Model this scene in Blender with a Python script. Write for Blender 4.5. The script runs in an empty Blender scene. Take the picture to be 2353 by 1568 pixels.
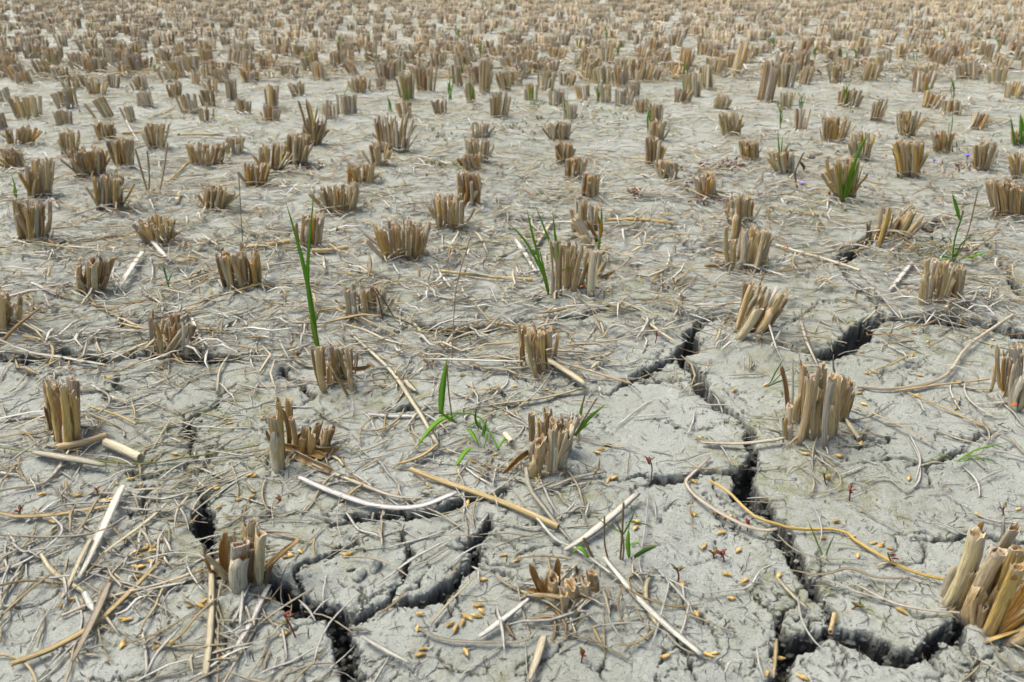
import bpy, math, random
import numpy as np
from mathutils import Vector

R = math.radians
random.seed(7)
NR = np.random.default_rng(11)
scene = bpy.context.scene
COL = scene.collection

# ------------------------------------------------------------------ camera, sky, sun, exposure
CAM_H, PITCH, FPX = 0.42, R(26.6), 1768.0          # metres, downward tilt, focal length in 2353-px units
cam_d = bpy.data.cameras.new('camera')
cam_d.sensor_width = 36.0
cam_d.lens = 36.0 * FPX / 2353.0
cam_d.clip_start, cam_d.clip_end = 0.01, 400.0
cam_d.dof.use_dof = True
cam_d.dof.focus_distance = 0.78
cam_d.dof.aperture_fstop = 13.0
cam = bpy.data.objects.new('camera', cam_d)
cam.location = (0, 0, CAM_H)
cam.rotation_euler = (math.pi / 2 - PITCH, 0, 0)
COL.objects.link(cam)
scene.camera = cam

SUN_EL, SUN_AZ = R(64), R(-70)                      # azimuth measured from +Y towards +X
world = bpy.data.worlds.new('World')
scene.world = world
world.use_nodes = True
wn, wl = world.node_tree.nodes, world.node_tree.links
sky = wn.new('ShaderNodeTexSky')
sky.sky_type = 'NISHITA'
sky.sun_disc = False
sky.sun_elevation = SUN_EL
sky.sun_rotation = SUN_AZ
sky.air_density = 0.6
sky.dust_density = 4.0
sky.ozone_density = 0.6
wn['Background'].inputs['Strength'].default_value = 0.115
wl.new(sky.outputs[0], wn['Background'].inputs['Color'])

sun_d = bpy.data.lights.new('sun', 'SUN')
sun_d.energy = 1.35
sun_d.angle = R(32)
sun_d.color = (1.0, 0.975, 0.90)
sun = bpy.data.objects.new('sun', sun_d)
sd = Vector((math.cos(SUN_EL) * math.sin(SUN_AZ), math.cos(SUN_EL) * math.cos(SUN_AZ), math.sin(SUN_EL)))
sun.rotation_euler = (-sd).to_track_quat('-Z', 'Y').to_euler()
sun.location = sd * 10
COL.objects.link(sun)

scene.view_settings.view_transform = 'Standard'
scene.view_settings.look = 'None'
scene.view_settings.exposure = 1.1
scene.view_settings.gamma = 1.0
scene.view_settings.use_curve_mapping = False
try:
    scene.cycles.max_bounces = 6
    scene.cycles.diffuse_bounces = 3
    scene.cycles.use_denoising = True
    scene.cycles.denoiser = 'OPENIMAGEDENOISE'
    scene.cycles.denoising_prefilter = 'ACCURATE'
    scene.cycles.denoising_input_passes = 'RGB_ALBEDO_NORMAL'
except Exception:
    pass

# ------------------------------------------------------------------ noise and terrain
def _h(ix, iy, seed):
    a = (ix.astype(np.int64) * 374761393 + iy.astype(np.int64) * 668265263 + seed * 2147483 + 1013904223) & 0xffffffff
    a = ((a ^ (a >> 13)) * 1274126177) & 0xffffffff
    a = ((a ^ (a >> 16)) * 2246822519) & 0xffffffff
    return ((a ^ (a >> 15)) & 0xffff) / 32767.5 - 1.0

def vnoise(x, y, seed=0):
    xi, yi = np.floor(x), np.floor(y)
    fx, fy = x - xi, y - yi
    fx = fx * fx * fx * (fx * (fx * 6 - 15) + 10)
    fy = fy * fy * fy * (fy * (fy * 6 - 15) + 10)
    a, b = _h(xi, yi, seed), _h(xi + 1, yi, seed)
    c, d = _h(xi, yi + 1, seed), _h(xi + 1, yi + 1, seed)
    return (a + (b - a) * fx) * (1 - fy) + (c + (d - c) * fx) * fy

def fbm(x, y, seed=0, o=3):
    s, a = 0, 1.0
    for k in range(o):
        s = s + a * vnoise(x * 2 ** k, y * 2 ** k, seed + 17 * k)
        a *= 0.5
    return s

CLUMP_POS = []                                       # (x, y, radius) filled before the ground is made

def ground_z(x, y, fine=False):
    x = np.asarray(x, float); y = np.asarray(y, float)
    fade = np.clip(1.6 - y * 0.12, 0.35, 1)
    z = 0.007 * fbm(x * 2.1, y * 2.1, 3, 2) * fade + 0.0018 * fbm(x * 13, y * 13, 5, 2)
    if fine:
        z = z + 0.0009 * fbm(x * 55 + 0.3 * vnoise(x * 30, y * 30, 2), y * 55, 9, 2) + 0.0005 * vnoise(x * 230, y * 230, 4)
    return z

def gz(x, y):
    z = float(ground_z(np.array([x]), np.array([y]))[0])
    for cx, cy, r in CLUMP_POS:
        d2 = (x - cx) ** 2 + (y - cy) ** 2
        if d2 < (3.5 * r) ** 2:
            z += 0.006 * math.exp(-d2 / (1.6 * r) ** 2)
    return z

# ------------------------------------------------------------------ photo pixels (2353 x 1568) to places on the ground
CP, SP = math.cos(PITCH), math.sin(PITCH)
def ray(X, Y):
    u, v = (X - 1176.5) / FPX, (784.0 - Y) / FPX
    return (u, CP + v * SP, -SP + v * CP)
def G(X, Y):
    d = ray(X, Y)
    t = CAM_H / max(-d[2], 0.012)
    return d[0] * t, d[1] * t
def up_at(X, Y, y):                                  # point on the upright plane at distance y
    d = ray(X, Y)
    t = y / d[1]
    return Vector((d[0] * t, y, CAM_H + d[2] * t))
def depth_at(y, z=0.0):
    return y * CP + (CAM_H - z) * SP
def mpp(y):                                          # metres per 2353-px unit
    return depth_at(y) / FPX
def proj(x, y, z):
    dz = z - CAM_H
    dep = y * CP - dz * SP
    return 1176.5 + FPX * x / dep, 784.0 - FPX * (y * SP + dz * CP) / dep

ONES = 'zero one two three four five six seven eight nine ten eleven twelve thirteen fourteen fifteen sixteen seventeen eighteen nineteen'.split()
TENS = 'zero ten twenty thirty forty fifty sixty seventy eighty ninety'.split()
def words(n):
    n = int(round(n))
    if n < 20: return ONES[max(n, 0)]
    if n >= 100: return 'hundred'
    return TENS[n // 10] + ('' if n % 10 == 0 else '-' + ONES[n % 10])
USED = set()
def place_words(x, y, z):
    X, Y = proj(x, y, z)
    return f"{words(min(max(X / 23.53, 0), 100))} percent across, {words(min(max(Y / 15.68, 0), 100))} percent down the photo"
def uniq(head, x, y, z):
    lab = f"{head} {place_words(x, y, z)}"
    if lab in USED: return None
    USED.add(lab)
    return lab

def tag(o, label=None, cat=None, group=None, kind=None):
    if label: o['label'] = label
    if cat: o['category'] = cat
    if group: o['group'] = group
    if kind: o['kind'] = kind
    return o

# ------------------------------------------------------------------ materials
def new_mat(name, rough=0.9):
    m = bpy.data.materials.new(name)
    m.use_nodes = True
    b = m.node_tree.nodes['Principled BSDF']
    b.inputs['Roughness'].default_value = rough
    b.inputs['Specular IOR Level'].default_value = 0.25
    return m, m.node_tree.nodes, m.node_tree.links, b

class NB:                                            # tiny node helper
    def __init__(s, m): s.n, s.l = m.node_tree.nodes, m.node_tree.links
    def node(s, t, **k):
        x = s.n.new(t)
        for a, v in k.items(): setattr(x, a, v)
        return x
    def put(s, sock, v):
        if hasattr(v, 'is_output') or hasattr(v, 'links'): s.l.new(v, sock)
        else: sock.default_value = v
    def noise(s, vec, scale, detail=4, rough=0.55, dist=0.0):
        x = s.node('ShaderNodeTexNoise')
        s.put(x.inputs['Vector'], vec)
        x.inputs['Scale'].default_value = scale; x.inputs['Detail'].default_value = detail
        x.inputs['Roughness'].default_value = rough; x.inputs['Distortion'].default_value = dist
        return x.outputs['Fac']
    def ramp(s, fac, a, b, lo=0.0, hi=1.0):
        x = s.node('ShaderNodeMapRange', interpolation_type='SMOOTHSTEP')
        s.put(x.inputs['Value'], fac)
        x.inputs['From Min'].default_value = a; x.inputs['From Max'].default_value = b
        x.inputs['To Min'].default_value = lo; x.inputs['To Max'].default_value = hi
        return x.outputs['Result']
    def math(s, op, a, b=0.0):
        x = s.node('ShaderNodeMath', operation=op)
        s.put(x.inputs[0], a); s.put(x.inputs[1], b)
        return x.outputs[0]
    def mix(s, fac, a, b, blend='MIX'):
        x = s.node('ShaderNodeMix', data_type='RGBA', blend_type=blend)
        s.put(x.inputs[0], fac); s.put(x.inputs[6], a); s.put(x.inputs[7], b)
        return x.outputs[2]
    def bump(s, h, strength, dist, normal=None):
        x = s.node('ShaderNodeBump')
        x.inputs['Strength'].default_value = strength; x.inputs['Distance'].default_value = dist
        s.put(x.inputs['Height'], h)
        if normal is not None: s.put(x.inputs['Normal'], normal)
        return x.outputs['Normal']

def mud_material():
    m, n, l, b = new_mat('dry_mud', 0.95)
    q = NB(m)
    geo = q.node('ShaderNodeNewGeometry').outputs['Position']
    big = q.noise(geo, 4.0, 4, 0.6)
    mid = q.noise(geo, 26.0, 5, 0.6, 0.4)
    fine = q.noise(geo, 190.0, 6, 0.65, 0.6)
    grit = q.noise(geo, 620.0, 4, 0.7)
    c = q.mix(q.ramp(big, 0.35, 0.68), (0.425, 0.446, 0.386, 1), (0.357, 0.374, 0.31, 1))
    c = q.mix(q.ramp(mid, 0.45, 0.78, 0, 0.45), c, (0.265, 0.268, 0.222, 1))
    mossy = q.math('MULTIPLY', q.ramp(q.noise(geo, 5.5, 3, 0.5), 0.44, 0.64), q.ramp(q.noise(geo, 60.0, 5, 0.65), 0.42, 0.66))
    c = q.mix(q.math('MULTIPLY', mossy, 0.75), c, (0.235, 0.235, 0.095, 1))
    c = q.mix(q.ramp(fine, 0.60, 0.72, 0, 0.7), c, (0.16, 0.15, 0.125, 1))
    c = q.mix(q.ramp(grit, 0.57, 0.65, 0, 0.75), c, (0.10, 0.09, 0.07, 1))
    c = q.mix(q.ramp(grit, 0.42, 0.28, 0, 0.45), c, (0.53, 0.545, 0.49, 1))
    crack_dk = q.node('ShaderNodeAttribute', attribute_name='crack_dark')
    c = q.mix(q.math('MULTIPLY', crack_dk.outputs['Fac'], q.ramp(mid, 0.3, 0.6, 0.75, 1.0)), c, (0.125, 0.13, 0.118, 1))
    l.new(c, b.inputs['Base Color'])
    vor = q.node('ShaderNodeTexVoronoi', feature='DISTANCE_TO_EDGE')
    warp = q.node('ShaderNodeVectorMath', operation='ADD')
    nz = q.node('ShaderNodeTexNoise'); nz.inputs['Scale'].default_value = 45; l.new(geo, nz.inputs['Vector'])
    sc = q.node('ShaderNodeVectorMath', operation='SCALE'); l.new(nz.outputs['Color'], sc.inputs[0]); sc.inputs['Scale'].default_value = 0.035
    l.new(geo, warp.inputs[0]); l.new(sc.outputs[0], warp.inputs[1])
    l.new(warp.outputs[0], vor.inputs['Vector']); vor.inputs['Scale'].default_value = 34
    hair = q.math('MULTIPLY', q.ramp(vor.outputs['Distance'], 0.045, 0.0), q.ramp(q.noise(geo, 11.0, 3), 0.5, 0.62))
    h1 = q.bump(mid, 1.0, 0.002)
    h2 = q.bump(fine, 1.0, 0.0019, h1)
    h3 = q.bump(q.math('SUBTRACT', grit, q.math('MULTIPLY', hair, 1.4)), 1.0, 0.0018, h2)
    l.new(h3, b.inputs['Normal'])
    return m

def stalk_material(name, use_attr, straw=False):
    m, n, l, b = new_mat(name, 0.72 if not straw else 0.78)
    q = NB(m)
    oi = q.node('ShaderNodeObjectInfo')
    suv = q.node('ShaderNodeAttribute', attribute_name='suv')
    sep = q.node('ShaderNodeSeparateXYZ'); l.new(suv.outputs['Vector'], sep.inputs[0])
    if use_attr:
        at = q.node('ShaderNodeAttribute', attribute_name='tint')
        col = q.mix(1.0, at.outputs['Color'], oi.outputs['Color'], 'MULTIPLY')
    else:
        col = oi.outputs['Color']
    vec = q.node('ShaderNodeCombineXYZ')
    q.put(vec.inputs[0], q.math('ADD', q.math('MULTIPLY', sep.outputs[0], 9.0 if not straw else 5.0), q.math('MULTIPLY', oi.outputs['Random'], 70.0)))
    q.put(vec.inputs[1], q.math('MULTIPLY', sep.outputs[1], 1.1))
    q.put(vec.inputs[2], q.math('MULTIPLY', oi.outputs['Random'], 31.0))
    st = q.noise(vec.outputs[0], 2.6, 5, 0.62)
    v2 = q.node('ShaderNodeCombineXYZ')
    q.put(v2.inputs[0], q.math('ADD', q.math('MULTIPLY', sep.outputs[0], 3.0), q.math('MULTIPLY', oi.outputs['Random'], 13.0)))
    q.put(v2.inputs[1], q.math('MULTIPLY', sep.outputs[1], 4.0))
    q.put(v2.inputs[2], q.math('MULTIPLY', oi.outputs['Random'], 7.0))
    bl = q.noise(v2.outputs[0], 3.0, 5, 0.65)
    c = q.mix(q.ramp(st, 0.48, 0.66, 0, 0.34 if straw else 0.60), col, (0.17, 0.115, 0.065, 1), 'MIX')
    c = q.mix(q.ramp(st, 0.46, 0.32, 0, 0.6), c, (0.80, 0.68, 0.45, 1))
    c = q.mix(q.ramp(bl, 0.55, 0.72, 0, 0.2 if straw else 0.42), c, (0.22, 0.16, 0.10, 1))
    c = q.mix(q.ramp(bl, 0.40, 0.26, 0, 0.3), c, (0.46, 0.42, 0.33, 1))
    if not straw:
        c = q.mix(q.ramp(sep.outputs[1], 0.9, 1.0, 0, 0.55), c, (0.64, 0.54, 0.40, 1))
        c = q.mix(q.math('MULTIPLY', q.ramp(sep.outputs[1], 0.26, 0.05), q.ramp(bl, 0.3, 0.6, 0.3, 0.95)), c, (0.20, 0.18, 0.145, 1))
        c = q.mix(q.math('MULTIPLY', sep.outputs[2], 0.7), c, (0.44, 0.235, 0.075, 1))
    l.new(c, b.inputs['Base Color'])
    l.new(q.bump(st, 1.0, 0.0020), b.inputs['Normal'])
    return m

def plain_mat(name, c, rough=0.6, var=0.35, scale=120, trans=0.0):
    m, n, l, b = new_mat(name, rough)
    q = NB(m)
    geo = q.node('ShaderNodeNewGeometry').outputs['Position']
    f = q.noise(geo, scale, 4, 0.6)
    d = tuple(x * (1 - var) for x in c[:3]) + (1,)
    e = tuple(min(1, x * (1 + var * 0.7)) for x in c[:3]) + (1,)
    l.new(q.mix(q.ramp(f, 0.35, 0.65), d, e), b.inputs['Base Color'])
    l.new(q.bump(f, 0.5, 0.0008), b.inputs['Normal'])
    return m

def leaf_material():
    m, n, l, b = new_mat('green_blade', 0.45)
    q = NB(m)
    oi = q.node('ShaderNodeObjectInfo')
    suv = q.node('ShaderNodeAttribute', attribute_name='suv')
    sep = q.node('ShaderNodeSeparateXYZ'); l.new(suv.outputs['Vector'], sep.inputs[0])
    vec = q.node('ShaderNodeCombineXYZ')
    q.put(vec.inputs[0], q.math('MULTIPLY', sep.outputs[0], 8.0)); q.put(vec.inputs[1], q.math('MULTIPLY', sep.outputs[1], 0.8))
    q.put(vec.inputs[2], q.math('MULTIPLY', oi.outputs['Random'], 40.0))
    st = q.noise(vec.outputs[0], 3.0, 3)
    c = q.mix(q.ramp(st, 0.35, 0.65, 0, 0.4), oi.outputs['Color'], (0.27, 0.45, 0.07, 1))
    c = q.mix(q.ramp(sep.outputs[1], 0.9, 1.0, 0, 0.5), c, (0.30, 0.20, 0.05, 1))
    l.new(c, b.inputs['Base Color'])
    b.inputs['Subsurface Weight'].default_value = 0.0
    tr = q.node('ShaderNodeBsdfTranslucent'); l.new(c, tr.inputs['Color'])
    mx = q.node('ShaderNodeMixShader'); mx.inputs[0].default_value = 0.5
    out = n['Material Output']
    l.new(b.outputs[0], mx.inputs[1]); l.new(tr.outputs[0], mx.inputs[2]); l.new(mx.outputs[0], out.inputs['Surface'])
    return m

MUD = mud_material()
STALK = stalk_material('stubble_stalk', False)
STALK_FAR = stalk_material('far_stubble', True)
STRAW = stalk_material('straw', False, True)
STRAW_MASS = stalk_material('straw_mass', True, True)
LEAF = leaf_material()
GRAIN = plain_mat('rice_husk', (0.55, 0.37, 0.12), 0.6, 0.5, 180)
CLOD = MUD
RED = plain_mat('red_stem', (0.20, 0.045, 0.03), 0.6, 0.4, 300)
REDLEAF = plain_mat('seedling_leaf', (0.16, 0.15, 0.035), 0.6, 0.5, 300)
PETAL_O = plain_mat('orange_petal', (0.62, 0.15, 0.03), 0.6, 0.3, 200)
PETAL_R = plain_mat('dark_red_petal', (0.25, 0.02, 0.01), 0.6, 0.3, 200)
PETAL_P = plain_mat('violet_petal', (0.30, 0.24, 0.68), 0.6, 0.3, 200)
SHELL = plain_mat('snail_shell', (0.22, 0.22, 0.21), 0.5, 0.45, 150)
WEED = plain_mat('low_weed', (0.15, 0.19, 0.045), 0.6, 0.6, 90)
WEEDRED = plain_mat('red_weed', (0.20, 0.075, 0.05), 0.7, 0.6, 90)
ROOT = plain_mat('rootlet', (0.15, 0.12, 0.075), 0.9, 0.5, 60)

TONE = dict(tan=(0.60, 0.455, 0.215), gold=(0.66, 0.46, 0.135), orange=(0.56, 0.30, 0.055), grey=(0.53, 0.50, 0.365),
            gtan=(0.56, 0.475, 0.28), brown=(0.38, 0.262, 0.12), light=(0.70, 0.62, 0.425), pink=(0.50, 0.43, 0.30),
            dark=(0.17, 0.115, 0.055), white=(0.84, 0.815, 0.68))
def tone(name, j=0.12):
    c = TONE[name]
    f = 1 + random.uniform(-j, j)
    return (min(1, c[0] * f), min(1, c[1] * f * random.uniform(0.97, 1.03)), min(1, c[2] * f * random.uniform(0.92, 1.08)), 1)

# ------------------------------------------------------------------ mesh helpers
class MB:
    def __init__(s): s.v, s.f, s.s, s.t = [], [], [], []
    def grid(s, rings, suv, closed=True):            # rings: list of lists of Vector
        k0 = len(s.v); n = len(rings[0])
        for r, q in zip(rings, suv):
            s.v += [tuple(p) for p in r]; s.s += q
        for i in range(len(rings) - 1):
            for j in range(n if closed else n - 1):
                a = k0 + i * n + j; b = k0 + i * n + (j + 1) % n
                s.f.append((a, b, b + n, a + n))
        return k0
    def cap(s, idx): s.f.append(tuple(idx))
    def build(s, name, mat, parent=None, origin=None, color=None, smooth=True, tint=None):
        me = bpy.data.meshes.new(name)
        o0 = origin or (0, 0, 0)
        vs = [(p[0] - o0[0], p[1] - o0[1], p[2] - o0[2]) for p in s.v]
        me.from_pydata(vs, [], s.f)
        a = me.attributes.new('suv', 'FLOAT_VECTOR', 'POINT')
        a.data.foreach_set('vector', np.array(s.s, 'f').ravel())
        if tint is not None:
            a = me.attributes.new('tint', 'FLOAT_COLOR', 'POINT')
            a.data.foreach_set('color', np.array(tint, 'f').ravel())
        if smooth: me.polygons.foreach_set('use_smooth', [True] * len(me.polygons))
        me.materials.append(mat)
        o = bpy.data.objects.new(name, me)
        COL.objects.link(o)
        if parent is not None: o.parent = parent
        elif origin is not None: o.location = origin
        if color is not None: o.color = color
        return o

def empty(name, loc):
    e = bpy.data.objects.new(name, None)
    e.location = loc
    e.empty_display_size = 0.02
    COL.objects.link(e)
    return e

def frame(t):
    t = t.normalized()
    a = Vector((0, 1, 0)).cross(t)
    if a.length < 0.1: a = Vector((1, 0, 0)).cross(t)
    a.normalize()
    return t, a, t.cross(a)

def culm(mb, P0, P1, r0, r1, sides=14, rings=5, core=True, rag=0.5, rng=random):
    """hollow cut rice stalk with a wrapped sheath"""
    L = (P1 - P0).length
    t, a, b = frame(P1 - P0)
    ph = rng.uniform(0, 6.28)
    flat = rng.uniform(0.55, 0.92)
    ra = rng.uniform(0, 6.28); a, b = a * math.cos(ra) + b * math.sin(ra), b * math.cos(ra) - a * math.sin(ra)
    ring_end = rng.random() < ((0.9 if r1 > .006 else .5) if core else 0.15)
    prof = []
    for j in range(sides):
        q = ((j / sides) + ph / 6.28) % 1.0
        prof.append(0.91 + 0.17 * q + 0.05 * math.sin(3 * 6.28 * q + ph) + rng.uniform(-0.10, 0.10))
    bend = a * rng.uniform(-0.05, 0.05) * L + b * rng.uniform(-0.04, 0.04) * L
    rr, ss = [], []
    if r1 > .0055: rag *= .4
    sl = rng.uniform(0, .7) * r1 * (rag / .6); sp_ = rng.uniform(0, 6.28)
    topz = [rng.uniform(-1, 1) * rag * r1 * 0.6 + sl * math.cos(6.2832 * j / sides - sp_) + (rng.uniform(0.5, 2.2) * rag * r1 if rng.random() < 0.16 else 0) - (rng.uniform(1, 3) * rag * r1 if rng.random() < .07 else 0) for j in range(sides)]
    node = rng.uniform(0.3, 0.8)
    for i in range(rings):
        v = i / (rings - 1)
        r = r0 + (r1 - r0) * v
        c = P0 + (P1 - P0) * v + bend * (4 * v * (1 - v))
        ring = []
        for j in range(sides):
            th = 6.2832 * j / sides
            p = c + (a * math.cos(th) + b * math.sin(th) * flat) * (r * prof[j])
            if i == rings - 1: p = p + t * topz[j]
            ring.append(p)
        rr.append(ring); ss.append([(j / sides, v, 0) for j in range(sides)])
    mb.grid(rr, ss)
    # rim and hollow
    c = P1
    rim, ins, bot = [], [], []
    for j in range(sides):
        th = 6.2832 * j / sides
        e = a * math.cos(th) + b * math.sin(th) * flat
        rim.append(c + e * (r1 * prof[j] * 0.82) + t * topz[j])
        ins.append(c + e * (r1 * (0.74 if ring_end else rng.uniform(.3, .6))) + t * (-r1 * 0.5 if ring_end else topz[j] * .6 + rng.uniform(-.5, .25) * r1))
        bot.append(c + e * (r1 * (0.62 if ring_end else .2)) - t * (r1 * (2.0 if ring_end else rng.uniform(.2, .8))))
    k = mb.grid([rr[-1], rim, ins, bot], [[(j / sides, 0.99, 0) for j in range(sides)], [(j / sides, 1, 0.2) for j in range(sides)],
                 [(j / sides, 0.9, 0.8) for j in range(sides)], [(j / sides, 0.8, 1) for j in range(sides)]])
    mb.cap([k + 3 * sides + j for j in range(sides)])
    # frayed fibres at the cut
    for q in range(rng.randint(3, 7) if core else rng.randint(1, 3)):
        th = rng.uniform(0, 6.28); e = a * math.cos(th) + b * math.sin(th) * flat
        p0 = c + e * r1 * .9 - t * r1 * .6; p1 = p0 + t * r1 * rng.uniform(.7, 2.2) + e * r1 * rng.uniform(-.2, .6); sd = t.cross(e).normalized() * r1 * rng.uniform(.06, .16)
        k = len(mb.v)
        mb.v += [tuple(p0 - sd), tuple(p0 + sd), tuple(p1), tuple(p0 + e * r1 * .12)]; mb.s += [(.1, .97, 0), (.2, .97, 0), (.3, 1, 0), (.2, .97, 0)]
        mb.f += [(k, k + 1, k + 2), (k + 1, k + 3, k + 2), (k + 3, k, k + 2)]
    if core and ring_end:
        n2 = max(7, sides // 2)
        for q in range(rng.choice((1, 1, 2))):
            off = (a * rng.uniform(-0.3, 0.3) + b * rng.uniform(-0.3, 0.3)) * r1
            rc = r1 * rng.uniform(0.24, 0.42); tz = rng.uniform(-0.9, 0.15) * r1
            def ringc(rad, z): return [c + off + (a * math.cos(6.2832 * j / n2) + b * math.sin(6.2832 * j / n2) * flat) * rad * (1 + 0.12 * math.sin(j * 2.4 + ph)) + t * z for j in range(n2)]
            k = mb.grid([ringc(rc, -2 * r1), ringc(rc, tz), ringc(rc * 0.6, tz), ringc(rc * 0.5, tz - r1)],
                        [[(j / n2, 0.8, 0.7) for j in range(n2)], [(j / n2, 1, 0.2) for j in range(n2)], [(j / n2, 1, 0.4) for j in range(n2)], [(j / n2, 0.8, 1) for j in range(n2)]])
            mb.cap([k + 3 * n2 + j for j in range(n2)])

def sheath(mb, P0, P1, r0, r1, pts=8, rings=5, face=None, rng=random, tip=0.25):
    """split curved sheath, open on one side"""
    L = (P1 - P0).length
    t, a, b = frame(P1 - P0)
    ang = rng.uniform(2.3, 3.5)
    mid = rng.uniform(0, 6.28) if face is None else face
    bend = a * rng.uniform(-0.06, 0.06) * L + b * rng.uniform(-0.06, 0.06) * L
    tz = [-(abs(2 * j / (pts - 1) - 1 - rng.uniform(-0.3, 0.3)) ** 1.6) * tip * L * rng.uniform(0.3, 1) for j in range(pts)]
    for q in range(1):
        rr, ss = [], []
        for i in range(rings):
            v = i / (rings - 1)
            r = r0 + (r1 - r0) * v
            c = P0 + (P1 - P0) * v + bend * (4 * v * (1 - v))
            op = ang * (1 - 0.35 * v * rng.uniform(0.6, 1))
            ring, sv = [], []
            for j in range(pts):
                th = mid + (j / (pts - 1) - 0.5) * op
                ring.append(c + (a * math.cos(th) + b * math.sin(th)) * r + t * (tz[j] * v ** 3))
                sv.append((j / pts * 0.6, v, 0))
            for j in range(pts - 1, -1, -1):
                th = mid + (j / (pts - 1) - 0.5) * op
                ring.append(c + (a * math.cos(th) + b * math.sin(th)) * (r * 0.84) + t * (tz[j] * v ** 3))
                sv.append((0.5 + j / pts * 0.6, v, 1 if 0 < j < pts - 1 else 0.3))
            rr.append(ring); ss.append(sv)
        k = mb.grid(rr, ss)
        n = 2 * pts
        e = k + (rings - 1) * n
        for j in range(pts - 1):
            mb.f.append((e + j, e + j + 1, e + n - 2 - j, e + n - 1 - j))

def strip(mb, pts, w, thick=0.18, taper=(0.7, 0.5), up=None, twist=0.0, inner=0, fold=0.25):
    """thin leaf or straw blade along points: closed flat cross-section with a fold"""
    n = len(pts)
    rr, ss = [], []
    for i, p in enumerate(pts):
        d = (pts[min(i + 1, n - 1)] - pts[max(i - 1, 0)]).normalized()
        u = up or Vector((0, 0, 1))
        s = d.cross(u)
        if s.length < 0.05: s = d.cross(Vector((0, 1, 0)))
        s.normalize()
        nn = s.cross(d)
        v = i / (n - 1)
        if twist:
            ca, sa = math.cos(twist * v), math.sin(twist * v)
            s, nn = s * ca + nn * sa, nn * ca - s * sa
        ww = w * 0.5 * (taper[0] + (1 - taper[0]) * min(1, v * 4)) * (1 if v < 0.55 else 1 - (1 - taper[1]) * ((v - 0.55) / 0.45) ** 1.5)
        th = thick * w
        rr.append([p - s * ww + nn * (fold * ww), p + nn * th * 0.5 - nn * 0, p + s * ww + nn * (fold * ww), p - nn * th * 0.5])
        ss.append([(0, v, inner), (0.5, v, inner), (1, v, inner), (0.5, v, inner)])
    k = mb.grid(rr, ss)
    mb.cap([k + 3, k + 2, k + 1, k])
    e = k + 4 * (n - 1)
    mb.cap([e, e + 1, e + 2, e + 3])

def tube(mb, pts, r, sides=7, hollow=True, inner=0):
    n = len(pts); rr, ss = [], []
    for i, p in enumerate(pts):
        d = (pts[min(i + 1, n - 1)] - pts[max(i - 1, 0)])
        t, a, b = frame(d)
        rr.append([p + (a * math.cos(6.2832 * j / sides) + b * 0.85 * math.sin(6.2832 * j / sides)) * r for j in range(sides)])
        ss.append([(j / sides, i / (n - 1), inner) for j in range(sides)])
    k = mb.grid(rr, ss)
    for end, sg in ((0, 1), (n - 1, -1)):
        ring = rr[end]
        c = pts[end]
        d = (pts[1] - pts[0]).normalized() if end == 0 else (pts[-2] - pts[-1]).normalized()
        inn = [c + (p - c) * 0.7 for p in ring]
        deep = [c + (p - c) * 0.6 + d * r * 2 for p in ring]
        g = mb.grid([ring, inn, deep], [[(j / sides, 1, 0) for j in range(sides)], [(j / sides, 1, 0.3) for j in range(sides)], [(j / sides, 1, 1) for j in range(sides)]])
        mb.cap([g + 2 * sides + j for j in range(sides)])

def smooth_path(P, n):
    """Catmull-Rom through points"""
    P = [Vector(p) for p in P]
    if len(P) == 2: P = [P[0], (P[0] + P[1]) / 2, P[1]]
    Q = [P[0] * 2 - P[1]] + P + [P[-1] * 2 - P[-2]]
    out = []
    m = len(P) - 1
    for k in range(n):
        x = k / (n - 1) * m
        i = min(int(x), m - 1); u = x - i
        a, b, c, d = Q[i], Q[i + 1], Q[i + 2], Q[i + 3]
        out.append(0.5 * ((2 * b) + (c - a) * u + (2 * a - 5 * b + 4 * c - d) * u * u + (3 * b - a - 3 * c + d) * u ** 3))
    return out

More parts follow.
